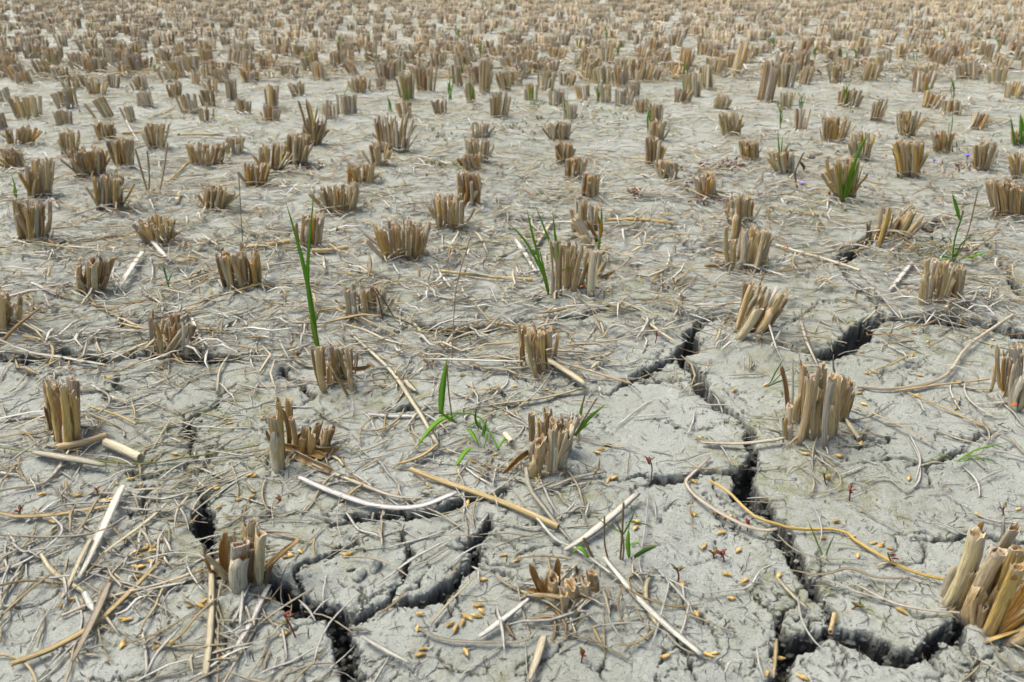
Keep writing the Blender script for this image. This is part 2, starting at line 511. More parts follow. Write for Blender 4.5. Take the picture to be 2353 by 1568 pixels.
# ------------------------------------------------------------------ stubble catalogue
# near clumps, stalk by stalk: label, (crop x, crop y, crop scale), stalks (base x, base y, top x, top y, width, kind, tone)
# kind: c hollow culm, s split sheath, S split sheath open to the viewer, f thin strip, l sheath lying outwards on the mud
HEROES = [
 ('chunky stubble clump of thick grey hollow stalks with two splayed sheaths', (480, 1280, 6.533), [
  (840,1360,800,500,300,'c','grey'),(1120,1290,1090,415,240,'c','gtan'),(600,1180,545,350,185,'S','orange'),(880,1150,880,290,200,'c','tan'),
  (1000,1120,990,175,170,'c','gtan'),(740,1150,725,220,120,'s','tan'),(850,1200,860,405,140,'c','tan'),(580,1270,205,590,150,'s','gtan'),
  (1150,1120,1690,420,170,'s','gtan'),(1210,1330,1290,800,110,'s','dark'),(1160,980,1560,680,42,'f','light'),(420,1240,170,620,60,'f','orange'),(700,1180,650,330,90,'f','light'),(690,1300,640,950,100,'s','brown')]),
 ('low ruptured stubble clump with open orange sheaths and ring-ended stalks', (1260, 1370, 6.533), [
  (1010,1180,980,740,200,'c','tan'),(1110,1020,1080,600,215,'c','tan'),(1370,1000,1340,590,150,'c','gtan'),(1350,1010,1335,750,180,'s','gtan'),(1450,830,1430,420,180,'c','brown'),
  (1230,780,1270,450,100,'c','tan'),(1160,1130,1160,1000,105,'c','tan'),(850,1000,840,710,115,'c','brown'),(800,960,810,480,190,'c','tan'),
  (720,990,715,430,85,'S','orange'),(900,820,900,200,140,'S','orange'),(660,960,440,260,130,'S','orange'),(700,960,545,520,140,'S','orange'),
  (860,1080,330,950,120,'S','orange'),(880,1100,420,1040,95,'s','tan'),(1200,620,1170,280,50,'f','brown'),(1490,850,1500,540,110,'c','brown'),(640,980,480,700,60,'f','tan'),(1030,900,1000,520,120,'s','tan')]),
 ('big leaning stubble clump of orange and grey stalks cut off by the frame', (2300, 1280, 3.919), [
  (260,930,590,260,170,'c','gtan'),(230,860,345,480,95,'s','pink'),(440,720,690,180,160,'S','gold'),(330,800,565,160,120,'s','white'),(470,1070,760,370,165,'c','gtan'),
  (620,900,890,110,135,'c','pink'),(620,900,890,480,120,'S','gold'),(640,1250,960,520,155,'c','gold'),(690,1230,840,760,70,'S','orange'),(820,1050,1000,380,165,'c','gold'),
  (780,1130,1110,640,145,'c','orange'),(760,1200,1150,820,165,'s','orange'),(720,1340,1180,1180,155,'S','gold'),(520,1170,630,740,75,'s','tan'),
  (560,1170,630,930,130,'c','brown'),(700,620,800,15,50,'f','white'),(900,1000,1250,480,150,'c','tan'),(950,1200,1300,700,150,'c','gtan'),(860,1300,1350,900,150,'c','tan'),(700,1000,930,590,120,'s','gold')]),
 ('tall golden stubble clump of smooth fat stalks standing in loose straw', (80, 920, 6.03), [
  (470,1335,280,430,175,'s','tan'),(430,1250,240,300,150,'c','gold'),(590,1315,430,330,125,'c','gold'),(560,1100,400,260,175,'c','gtan'),(680,1245,595,360,130,'c','gold'),
  (650,1000,580,195,180,'c','pink'),(740,1000,705,230,80,'s','gtan'),(710,950,760,250,50,'s','gold'),(340,1050,215,225,140,'c','tan'),(520,1150,450,320,60,'f','brown'),(470,1200,350,300,110,'c','brown')]),
 ('split stubble clump, tall golden stalks beside a crushed half and peeled sheaths', (640, 980, 6.533), [
  (400,1340,265,430,190,'c','tan'),(455,1150,350,180,125,'c','gold'),(470,1120,395,225,75,'s','gold'),(570,960,520,150,118,'c','gold'),(640,920,600,280,60,'s','brown'),
  (260,950,150,590,60,'s','brown'),(910,1130,920,720,145,'c','gold'),(1110,1010,1150,620,135,'c','tan'),(980,950,1020,540,145,'c','brown'),(1180,950,1270,590,110,'c','brown'),
  (600,1000,870,600,115,'S','brown'),(690,1030,830,700,125,'s','brown'),(1010,1130,1370,1120,140,'S','gold'),(530,1080,1150,1240,140,'S','gold'),(660,1200,1220,1500,170,'S','light'),
  (1040,1110,1290,980,90,'s','brown'),(330,1300,400,950,130,'s','tan'),(950,1000,920,560,110,'s','orange')]),
 ('round stubble clump of crowded hollow stalks beside a bright orange strip', (1240, 1000, 5.808), [
  (560,1200,640,600,175,'c','tan'),(640,1150,730,640,95,'s','gtan'),(530,950,520,230,125,'c','brown'),(590,850,620,290,95,'c','gold'),(650,850,660,390,95,'c','gtan'),
  (700,700,710,130,85,'c','tan'),(800,1180,830,420,135,'c','gtan'),(840,750,830,280,125,'c','tan'),(740,900,725,490,60,'s','tan'),(920,1110,1045,510,155,'c','gtan'),
  (960,900,1010,470,95,'c','tan'),(1040,850,1060,300,95,'c','tan'),(1030,930,1190,270,125,'c','pink'),(1000,1020,1125,570,60,'f','light'),(905,750,1080,170,50,'f','grey'),
  (940,600,960,240,85,'c','brown'),(800,450,800,110,42,'f','light'),(510,960,130,1300,110,'S','orange'),(860,800,900,330,100,'c','brown'),(740,700,760,210,70,'c','tan')]),
 ('broad upright stubble clump of many tall stalks beside the wide crack', (1920, 880, 6.031), [
  (310,1290,335,840,105,'c','light'),(290,1050,220,220,75,'S','tan'),(440,1395,630,390,115,'c','tan'),(410,1050,490,150,135,'c','tan'),(360,950,430,150,60,'s','grey'),(560,1300,600,380,105,'c','brown'),
  (620,1150,680,330,105,'c','gtan'),(690,1340,760,220,95,'c','gtan'),(730,1320,860,240,115,'c','tan'),(870,1450,930,465,110,'c','grey'),(900,1300,965,340,125,'c','tan'),
  (980,1250,1090,420,115,'c','tan'),(1040,1080,1170,420,95,'c','tan'),(1080,1050,1270,500,145,'c','brown'),(1120,1000,1220,430,105,'c','gold'),(1150,1010,1330,600,65,'s','brown'),
  (1050,450,990,40,42,'f','white'),(225,1350,220,1000,32,'f','white'),(600,1000,560,260,90,'c','brown'),(800,900,800,200,110,'c','tan'),(300,1310,270,950,60,'s','gold')]),
 ('stubble clump with a tall green two-bladed shoot rising from it', (760, 850, 9.8), [
  (450,1260,200,170,95,'c','brown'),(530,1290,395,150,160,'c','tan'),(590,1220,580,590,175,'s','gtan'),(500,900,480,180,95,'c','tan'),(760,1100,670,115,135,'c','brown'),
  (1130,1390,650,500,115,'s','tan'),(1050,1000,780,260,105,'c','tan'),(1040,950,850,220,85,'c','gold'),(1190,1250,1060,240,115,'c','tan'),(1150,900,910,200,60,'s','dark'),
  (1190,850,1150,230,95,'c','brown'),(1250,880,1350,320,95,'s','gtan'),(1210,650,1290,280,80,'s','tan'),(870,1100,700,600,85,'s','dark'),(1240,800,1650,770,120,'S','orange')]),
 ('tan stubble clump leaning inward with a flat straw across its foot', (1260, 790, 8.711), [
  (360,1190,320,200,110,'c','tan'),(450,1000,460,230,105,'S','orange'),(430,1220,410,540,90,'s','tan'),(720,1380,490,450,135,'c','tan'),(760,1280,610,520,65,'s','brown'),
  (600,900,600,340,135,'c','gold'),(700,850,670,260,145,'c','tan'),(880,1230,810,380,195,'c','gold'),(990,950,990,320,135,'c','tan'),(1060,1060,1190,410,95,'s','gtan'),
  (920,950,850,310,115,'c','brown'),(480,1180,510,970,100,'s','tan')]),
 ('stubble clump of crossed slanting stalks above a dark soil hollow', (350, 760, 9.8), [
  (290,1010,230,330,115,'c','pink'),(270,700,270,120,85,'s','brown'),(470,1365,310,280,55,'f','tan'),(520,1345,400,400,135,'c','gold'),(540,950,570,390,95,'c','tan'),
  (560,950,680,430,85,'c','tan'),(620,1250,860,440,65,'S','tan'),(620,1335,1000,700,115,'c','gtan'),(770,1320,1120,740,95,'c','gtan'),(1090,1295,1110,470,190,'c','grey'),
  (1200,1050,1240,520,135,'c','gtan'),(1250,950,1340,560,115,'c','brown'),(960,950,960,500,115,'c','brown'),(800,900,760,300,135,'c','brown'),(890,900,910,260,155,'c','brown'),
  (1300,950,1430,720,85,'s','orange'),(350,1180,330,960,55,'s','tan')]),
 ('strongly slanting stubble clump with frayed white cut ends by the crack junction', (1810, 680, 8.255), [
  (350,960,440,210,145,'c','brown'),(270,1240,600,270,125,'c','tan'),(400,1000,740,270,125,'c','tan'),(300,1375,700,730,195,'c','gtan'),(450,1370,790,730,105,'s','tan'),
  (600,1200,950,410,135,'c','light'),(560,1250,1080,470,95,'s','tan'),(700,1260,1200,480,175,'c','tan'),(880,1230,1310,570,135,'c','brown'),(500,1050,880,330,95,'c','tan'),
  (640,1050,1110,340,105,'c','white'),(700,750,830,480,52,'f','light')]),
 ('grey brown stubble clump with an orange petal at its foot near the frame edge', (2420, 850, 7.84), [
  (430,995,570,480,75,'s','tan'),(640,1025,630,190,85,'c','tan'),(670,1000,740,190,65,'s','light'),(690,1000,780,300,75,'c','gtan'),(780,1050,800,330,105,'c','grey'),
  (850,1050,870,180,105,'c','pink'),(870,1390,990,210,145,'c','grey'),(690,1180,850,700,85,'s','light'),(960,1405,1130,300,135,'c','gtan'),(1100,1300,1250,250,145,'c','tan'),
  (1000,1000,1060,150,125,'c','tan'),(1180,1350,1390,350,145,'c','gtan'),(1200,1100,1300,200,130,'c','tan')]),
 ('stubble clump half cut off by the frame with a straw leaning on it', (0, 600, 2.613), [
  (30,635,25,360,62,'c','tan'),(72,590,56,380,32,'s','brown'),(105,590,120,370,42,'c','brown'),(-25,640,-30,365,60,'c','tan'),(0,560,0,350,55,'c','gtan'),(50,540,45,360,50,'c','tan'),(-70,620,-80,380,55,'c','gtan'),(5,690,262,445,24,'f','tan')]),
 ('short weathered stubble clump of grey stumps fanned out wide', (830, 660, 9.222), [
  (360,1335,330,600,135,'c','gtan'),(590,1335,490,650,155,'c','pink'),(800,1240,700,650,115,'c','tan'),(860,1160,830,630,105,'c','tan'),(1130,1210,1090,680,135,'c','gtan'),
  (1220,1180,1410,780,95,'c','grey'),(640,1200,600,600,85,'s','brown'),(240,1080,70,820,60,'s','tan'),(1000,1100,990,640,72,'s','light'),(950,1050,900,550,125,'c','brown'),
  (700,1050,680,480,125,'c','gtan'),(500,1000,480,470,115,'c','gtan'),(1100,1000,1050,560,125,'c','gtan'),(1250,1000,1210,640,115,'c','grey'),(420,1000,330,560,80,'c','brown')]),
 ('wide upright stubble clump with green blades growing at its side', (1340, 480, 5.6), [
  (210,1425,200,680,65,'c','tan'),(270,1435,260,700,52,'c','tan'),(350,1400,350,740,62,'c','brown'),(400,1290,400,740,75,'c','gtan'),(470,1325,515,760,75,'c','gtan'),(540,1355,650,770,95,'c','tan'),
  (590,1330,695,800,72,'s','tan'),(520,1320,600,800,32,'f','light'),(650,1330,740,1000,52,'s','orange'),(780,1420,835,850,115,'c','light'),(730,1300,780,830,62,'c','tan'),
  (850,1180,900,870,62,'c','gtan'),(860,1185,990,950,65,'c','grey'),(880,950,995,770,72,'s','tan'),(880,1180,1120,1100,62,'S','orange'),(450,1050,460,720,62,'c','gtan'),(560,1050,560,730,72,'c','gtan'),(310,1100,310,700,60,'c','brown')]),
 ('bushy stubble clump of pale stalks with two stalks fallen forward', (1340, 480, 5.6), [
  (760,770,570,370,115,'c','gtan'),(850,760,690,420,92,'s','brown'),(530,600,490,250,52,'c','tan'),(570,590,570,130,82,'c','light'),(620,590,630,180,72,'c','tan'),(690,590,690,150,82,'c','tan'),
  (740,600,740,170,62,'c','light'),(800,600,800,210,52,'c','tan'),(840,590,860,220,62,'c','gold'),(890,600,850,300,42,'S','orange'),(640,690,360,580,62,'s','light'),(640,660,480,420,62,'s','tan'),(750,775,730,620,52,'s','tan')]),
 ('stubble clump with a bent heap of pale sheaths lying beside it', (1760, 470, 3.895), [
  (240,795,225,390,58,'c','tan'),(350,720,345,470,35,'s','gtan'),(375,805,405,430,72,'c','light'),(340,720,365,410,42,'c','gtan'),(420,800,485,480,52,'s','tan'),(430,780,470,385,62,'c','gold'),
  (500,790,550,420,72,'c','tan'),(490,835,605,430,62,'c','gtan'),(540,750,635,430,42,'s','tan'),(440,835,690,480,42,'f','grey'),(550,770,620,440,52,'c','tan'),(210,700,10,655,45,'S','gold'),(215,730,0,730,45,'s','light'),(205,790,0,800,40,'s','tan'),(240,850,265,750,30,'f','light')]),
 ('dark topped stubble clump close behind the one with the bent sheaths', (1760, 470, 3.895), [
  (240,390,230,110,32,'c','brown'),(230,350,200,200,26,'s','brown'),(255,400,270,110,48,'c','gtan'),(285,545,330,100,62,'c','brown'),(320,510,365,90,52,'c','gtan'),(370,400,400,110,58,'c','tan'),
  (330,400,345,60,42,'c','gtan'),(430,360,430,75,42,'c','tan'),(460,360,482,120,42,'S','gold'),(490,340,580,150,20,'f','gtan')]),
 ('dense upright stubble clump with an even frayed top beside a crack', (2130, 480, 2.8), [
  (485,820,530,490,52,'c','tan'),(540,770,580,480,42,'c','light'),(570,810,610,560,36,'s','brown'),(590,810,650,490,42,'c','tan'),(640,770,690,510,42,'c','light'),(620,800,720,510,26,'s','gtan'),
  (700,770,740,520,48,'c','tan'),(740,770,790,550,38,'c','pink'),(610,805,700,700,22,'s','light'),(660,780,735,560,42,'c','tan'),(510,790,560,480,42,'c','light'),(520,750,620,490,40,'c','brown')]),
 ('spread stubble clump split in two with a long sheath fallen forward', (2130, 480, 2.8), [
  (180,395,260,120,42,'c','gold'),(150,345,210,110,48,'c','pink'),(120,345,130,190,22,'f','grey'),(100,335,115,220,22,'s','grey'),(210,350,240,150,32,'c','tan'),(245,295,430,95,20,'f','light'),
  (285,305,350,150,32,'c','brown'),(310,335,410,140,48,'c','tan'),(340,335,440,140,32,'c','brown'),(370,345,490,160,32,'c','gtan'),(400,335,540,190,16,'f','tan'),(230,320,410,410,32,'S','light')]),
]
S2D = 2353.0 / 2560.0

# further clumps: base x, base y, base width, top x, top width, top y (2353-px units)
MID = [
 (925,602,100,918,145,518),(712,575,50,715,50,500),(212,678,60,210,68,602),(560,668,85,545,100,580),(78,562,66,70,72,465),(368,568,65,360,80,508),
 (255,485,60,252,70,405),(90,452,55,85,58,372),(210,408,60,200,75,345),(288,385,40,280,50,322),(495,490,50,498,62,432),(780,497,75,778,85,428),(1035,535,65,1033,72,455),
 (1078,483,52,1077,55,400),(1085,400,35,1083,45,373),(1100,378,45,1098,57,322),(1103,320,38,1103,42,283),(830,428,60,828,70,380),(872,388,40,868,45,332),(905,348,70,905,90,268),
 (932,270,40,935,45,235),(590,432,50,592,60,380),(622,395,55,625,65,335),(683,378,48,685,55,312),(720,330,32,715,62,235),(475,378,75,475,90,335),(540,352,38,538,45,318),
 (358,340,40,360,45,288),(245,318,35,238,45,285),(50,332,55,50,62,295),(160,355,35,157,42,305),(72,275,50,70,65,222),(160,253,45,160,52,208),(40,390,50,25,55,345),
 (245,274,35,245,48,225),(300,282,28,298,35,250),(150,292,30,154,28,262),(337,246,38,337,40,211),(436,264,38,436,42,218),(471,278,32,471,36,250),(404,225,28,404,30,193),
 (450,200,28,450,30,165),(489,214,30,489,33,183),(482,246,20,482,22,207),(534,232,28,534,30,183),(622,250,45,622,50,197),(686,225,35,686,38,197),(622,280,35,622,38,248),
 (798,265,42,798,45,218),(760,275,35,760,38,240),(816,220,28,816,30,186),(105,178,38,105,42,140),(225,222,38,222,42,183),(260,207,32,256,36,172),(327,211,32,327,35,180),
 (288,178,30,288,33,150),(193,208,30,193,33,176),(60,200,32,60,35,176),(169,212,32,169,35,186),(144,186,34,144,36,160),(830,218,38,830,42,186),(876,211,22,876,24,183),
 (936,232,40,936,42,170),(978,216,34,978,38,155),(1048,205,30,1050,34,150),(1083,239,26,1083,30,190),(1113,218,32,1113,36,140),(1161,211,25,1161,27,165),(1147,271,42,1147,46,215),
 (1220,232,26,1222,30,193),(1280,243,42,1280,46,207),(1308,278,30,1308,34,246),(1252,211,38,1250,42,165),(1301,200,38,1301,40,170),(1354,186,36,1360,42,137),(1389,239,38,1389,42,197),
 (1431,246,38,1431,42,207),(1424,204,42,1424,46,150),(1470,190,38,1475,46,140),(1509,190,34,1512,40,155),(1474,264,22,1474,24,228),(1509,287,28,1509,31,240),(1565,239,38,1565,44,207),
 (1590,225,36,1592,40,170),(1568,162,32,1568,36,112),(1284,325,50,1284,54,283),(1296,385,36,1298,44,328),(1319,420,42,1324,50,367),(1354,465,38,1356,44,402),(1500,392,32,1502,36,318),
 (1509,325,34,1512,42,280),(1533,424,44,1534,50,385),(1624,466,42,1626,56,402),(1680,315,40,1678,52,262),(1722,372,42,1722,48,325),(1800,412,42,1798,50,350),(1831,299,36,1836,42,251),
 (1912,328,52,1918,72,272),(1976,371,36,1984,48,308),(1940,472,48,1942,82,372),(2083,314,36,2090,48,258),(2085,413,48,2088,68,328),(2012,283,26,2016,32,230),(2162,353,36,2164,48,304),
 (2179,265,40,2180,50,230),(2243,297,36,2245,42,262),(2254,395,40,2262,56,332),(2338,339,28,2340,32,304),(2338,415,36,2342,44,355),(2320,505,75,2318,92,420),(1656,256,30,1656,34,225),
 (1803,255,28,1803,31,213),(1944,250,44,1944,48,203),(2137,251,34,2140,42,212),(1758,235,36,1758,42,140),(1803,204,36,1803,40,145),(1835,183,30,1838,34,116),(1687,175,34,1692,42,95),
 (1617,207,36,1617,40,151),(1909,148,24,1910,28,116),(2032,148,28,2032,31,116),(2116,211,36,2120,42,165),(2137,172,32,2142,36,144),(2197,141,40,2197,44,102),(2288,197,38,2292,46,155),
 (2288,151,36,2290,40,127),(2327,228,36,2327,40,190),(4,300,26,3,30,262),(1455,222,30,1452,34,190),(15,240,24,12,28,205),(560,262,28,560,32,232),(1340,232,30,1340,34,196),(1010,262,22,1012,26,236)]
SPECIAL = {
 (925,602):'wide fan-shaped stubble clump of many even stalks', (1940,472):'tall stubble clump with fresh green blades sprouting through it',
 (1800,412):'stubble clump with a small green sprout on its top', (720,330):'sparse stubble clump with extra-tall thin stalks sticking up',
 (905,348):'large double stubble clump taller than its neighbours', (2320,505):'thick reddish tan stubble clump touching the frame edge',
 (475,378):'wide low stubble clump like a short brush', (712,575):'narrow stubble clump behind the tall green blades',
 (1078,483):'upright square-topped stubble clump with a straw across it', (2085,413):'tall stubble clump with one stalk leaning out'}

heroes = []
for lab, (ox, oy, sc), st in HEROES:
    ss = [((ox + a / sc) * S2D, (oy + b / sc) * S2D, (ox + c / sc) * S2D, (oy + d / sc) * S2D, w / sc * S2D, k, t) for a, b, c, d, w, k, t in st]
    gs = [G(s[0], s[1]) for s in ss]
    up = [g for g, s in zip(gs, ss) if s[5] in 'cs']
    cx, cy = sum(g[0] for g in up) / len(up), sum(g[1] for g in up) / len(up)
    heroes.append((lab, cx, cy, ss, gs))
    CLUMP_POS.append((cx, cy, 0.022))
mids = []
for m in MID:
    x, y = G(m[0], m[1])
    y += 0.3 * m[2] * mpp(y)                          # base line is the near edge of the clump
    x = x * (y / G(m[0], m[1])[1])
    mids.append((m, x, y))
    CLUMP_POS.append((x, y, 0.022))

# planted rows farther out
far = []
sp = 0.162
ca, sa = math.cos(R(9)), math.sin(R(9))
rg = random.Random(5)
for i in range(-110, 111):
    for j in range(-22, 120):
        x = (i + 0.5 * (j % 2) * 0.3) * sp; y = j * sp * 1.0
        x, y = x * ca - y * sa, x * sa + y * ca
        x += rg.uniform(-.055, .055); y += rg.uniform(-.05, .05)
        if y < 0.25 or y > 12.5: continue
        X, Y = proj(x, y, 0)
        half = 0.70 * depth_at(y)
        inside = abs(x) < half * 0.97
        if abs(x) > half * 1.1 + 0.3: continue
        if inside and Y > 196: continue
        if not inside and y < 0.9 and abs(x) < half + 0.08: continue
        if y < 4.5 and min([9] + [abs(x - c[0]) + abs(y - c[1]) for c in CLUMP_POS if abs(c[1] - y) < .2]) < 0.12: continue
        if rg.random() < 0.07: continue
        far.append((y if inside else 99 + y, x, y))
far.sort()

# ------------------------------------------------------------------ ground with real cracks
CRACKS = [  # (x, y, width in mm)
 [(1500,695,2),(1555,705,4),(1605,728,14),(1592,775,22),(1560,812,18),(1598,850,18),(1615,893,22),(1655,932,15),(1705,958,12),(1728,1000,12),(1726,1045,14),(1712,1100,21),(1712,1150,18),(1760,1175,13),(1795,1215,18),(1805,1262,18),(1835,1305,14),(1872,1352,12),(1888,1395,10),(1902,1430,9),(1908,1468,10)],
 [(1560,812,14),(1520,828,10),(1480,850,10),(1450,872,7),(1420,885,3)], [(1480,872,3),(1530,868,4),(1595,872,4)], [(1605,728,8),(1650,722,9),(1690,730,8),(1705,748,5)],
 [(1760,782,3),(1810,792,4),(1890,815,14),(1940,795,20),(1985,755,21),(2020,735,13),(2080,730,13),(2130,738,16),(2190,738,16),(2240,735,18),(2280,750,20),(2330,765,20),(2420,775,18),(2560,790,14)],
 [(2200,495,6),(2160,505,12),(2130,530,10),(2080,522,5),(2010,540,6),(1985,560,12),(1950,590,12),(1915,605,9),(1950,635,10),(1985,670,12),(2010,700,7),(2030,730,8)],
 [(1540,510,5),(1560,545,4),(1600,580,4),(1640,600,2)],
 [(1905,1470,13),(1960,1478,15),(2010,1500,17),(2060,1505,18),(2110,1500,15),(2160,1480,15),(2185,1460,13),(2212,1428,10)],
 [(1905,1470,11),(1850,1475,14),(1810,1485,18),(1790,1520,18),(1800,1545,14),(1785,1570,12),(1780,1650,10)], [(1790,1485,12),(1795,1440,6),(1802,1400,2)],
 [(2185,1465,7),(2228,1540,6),(2240,1590,4)], [(2100,1240,3),(2170,1235,5),(2240,1230,6),(2330,1240,5),(2440,1250,4)],
 [(1990,1060,2),(2060,1040,3),(2130,1065,4),(2180,1045,6),(2230,1020,4)], [(2180,990,4),(2230,1000,8),(2290,985,5)], [(1960,1000,3),(2010,1005,5),(2050,1010,4)],
 [(1690,1090,10),(1620,1095,4),(1560,1105,9),(1510,1110,9),(1480,1105,4),(1450,1115,2)],
 [(940,735,4),(1000,750,12),(1050,755,14),(1110,750,12),(1160,740,10),(1200,728,6),(1300,722,4),(1340,720,5),(1400,700,9),(1430,705,8),(1480,700,3),(1520,690,3)],
 [(-90,820,12),(20,825,12),(100,825,14),(130,815,18),(190,815,16),(240,825,14),(270,820,10),(350,815,8),(440,820,16),(500,825,14),(560,815,5),(620,800,3),(680,800,2)],
 [(265,868,9),(272,888,8),(280,905,3)], [(540,880,2),(500,925,4),(470,945,4),(430,965,6),(440,990,16),(455,1005,8),(440,1040,4),(470,1080,3)], [(300,1085,8),(350,1100,5),(400,1080,5),(460,1090,4),(500,1040,2)],
 [(462,1130,6),(470,1150,14),(470,1185,18),(480,1215,16),(490,1240,10),(500,1290,10),(520,1330,8),(600,1350,8)], [(345,1120,4),(330,1180,6),(340,1150,4)],
 [(600,1350,10),(640,1370,18),(680,1400,16),(740,1410,14),(770,1420,17),(790,1460,21),(800,1510,23),(805,1568,19),(800,1660,16)],
 [(800,1440,14),(835,1420,11),(880,1405,6),(950,1395,10),(1000,1380,12),(1050,1345,8),(1085,1310,9),(1095,1285,10),(1080,1270,8),(1110,1255,8),(1130,1230,8),(1120,1205,4)],
 [(680,1400,8),(690,1340,6),(700,1300,4),(760,1285,5),(820,1260,5),(830,1240,3)], [(915,1235,5),(935,1280,6),(925,1330,5),(900,1370,3)], [(1080,1270,7),(1040,1268,3)],
 [(760,1215,4),(830,1200,6),(900,1195,8),(960,1190,10),(1010,1180,8),(1060,1165,8),(1130,1150,12),(1180,1140,5)], [(640,845,3),(650,855,5),(680,870,6),(700,895,5),(722,912,4)], [(650,852,3),(670,820,3),(722,780,3)],
 [(880,930,5),(910,940,7),(950,935,8),(1000,940,6)], [(690,518,6),(660,545,4),(600,548,4),(540,530,3)], [(1140,505,5),(1200,508,7),(1240,505,6),(1290,500,5)],
 [(1855,365,9),(1885,350,7)], [(1568,358,12),(1590,376,9)], [(2080,445,5),(2085,472,6)], [(280,740,6),(330,735,3)], [(160,540,4),(240,548,6),(280,535,3)], [(2260,560,4),(2300,590,5),(2330,640,9),(2353,680,12)],
 [(1180,1290,2),(1240,1275,2),(1290,1270,2)], [(1640,1170,2),(1660,1210,2),(1700,1240,2)], [(2020,870,2),(2040,850,2),(2070,845,2)], [(1990,720,2),(1950,690,3),(1880,700,2),(1840,730,2)],
 [(1600,1410,2),(1630,1440,2),(1650,1500,2)], [(1560,1480,2),(1585,1520,3),(1600,1568,2)], [(1740,1380,2),(1765,1410,2),(1790,1430,3)], [(620,1010,2),(650,1030,2)], [(900,1370,3),(880,1405,4)],
 [(60,700,2),(120,720,3),(200,710,2)], [(440,760,2),(520,745,3),(560,720,2)], [(1500,960,2),(1560,985,2),(1640,980,2)], [(1320,880,2),(1390,900,2),(1440,880,3)], [(2080,840,2),(2150,860,2)],
]
def crack_segments():
    segs = []
    rg = random.Random(3)
    def add(pts):
        for k in range(len(pts) - 1): segs.append((*pts[k], *pts[k + 1]))
    main = []
    for c in CRACKS:
        P = []
        for k in range(len(c) - 1):
            (x0, y0), (x1, y1) = G(c[k][0], c[k][1]), G(c[k + 1][0], c[k + 1][1])
            n = max(1, int(math.hypot(x1 - x0, y1 - y0) / 0.02))
            ym = (y0 + y1) / 2; si = CAM_H / math.hypot(CAM_H, ym)
            acr = abs(x1 - x0) / (math.hypot(x1 - x0, y1 - y0) + 1e-9)
            wf = 1 + (1 / si - 1) * acr ** 1.5 * 0.8         # widths were read off foreshortened
            for q in range(n):
                u = q / n
                jx = rg.uniform(-.0035, .0035) if q else 0; jy = rg.uniform(-.0035, .0035) if q else 0
                P.append((x0 + (x1 - x0) * u + jx, y0 + (y1 - y0) * u + jy, wf * (c[k][2] + (c[k + 1][2] - c[k][2]) * u) * 0.00095 * rg.uniform(0.7, 1.2)))
        e = G(c[-1][0], c[-1][1]); P.append((e[0], e[1], c[-1][2] * 0.001))
        add(P); main += P
    # fine shrinkage cracks: some leave a main crack, some stand alone
    for k in range(430):
        if k < 190:
            x, y, w = main[rg.randrange(len(main))]; w = rg.uniform(.0012, .0024)
        else:
            d = 0.3 + 2.2 * rg.random() ** 1.5
            x = rg.uniform(-1, 1) * 0.72 * depth_at(d); y = d; w = rg.uniform(.0006, .0013)
        a = rg.uniform(0, 6.28); P = [(x, y, w)]
        n = rg.randint(4, 14)
        for q in range(n):
            a += rg.gauss(0, 0.28) + (rg.choice((-1, 1)) * rg.uniform(.5, 1.1) if rg.random() < .2 else 0); s = rg.uniform(.003, .008)
            x += math.cos(a) * s; y += math.sin(a) * s * 0.9
            P.append((x, y, w * (1 - q / n) + 0.0005))
        add(P)
    return segs

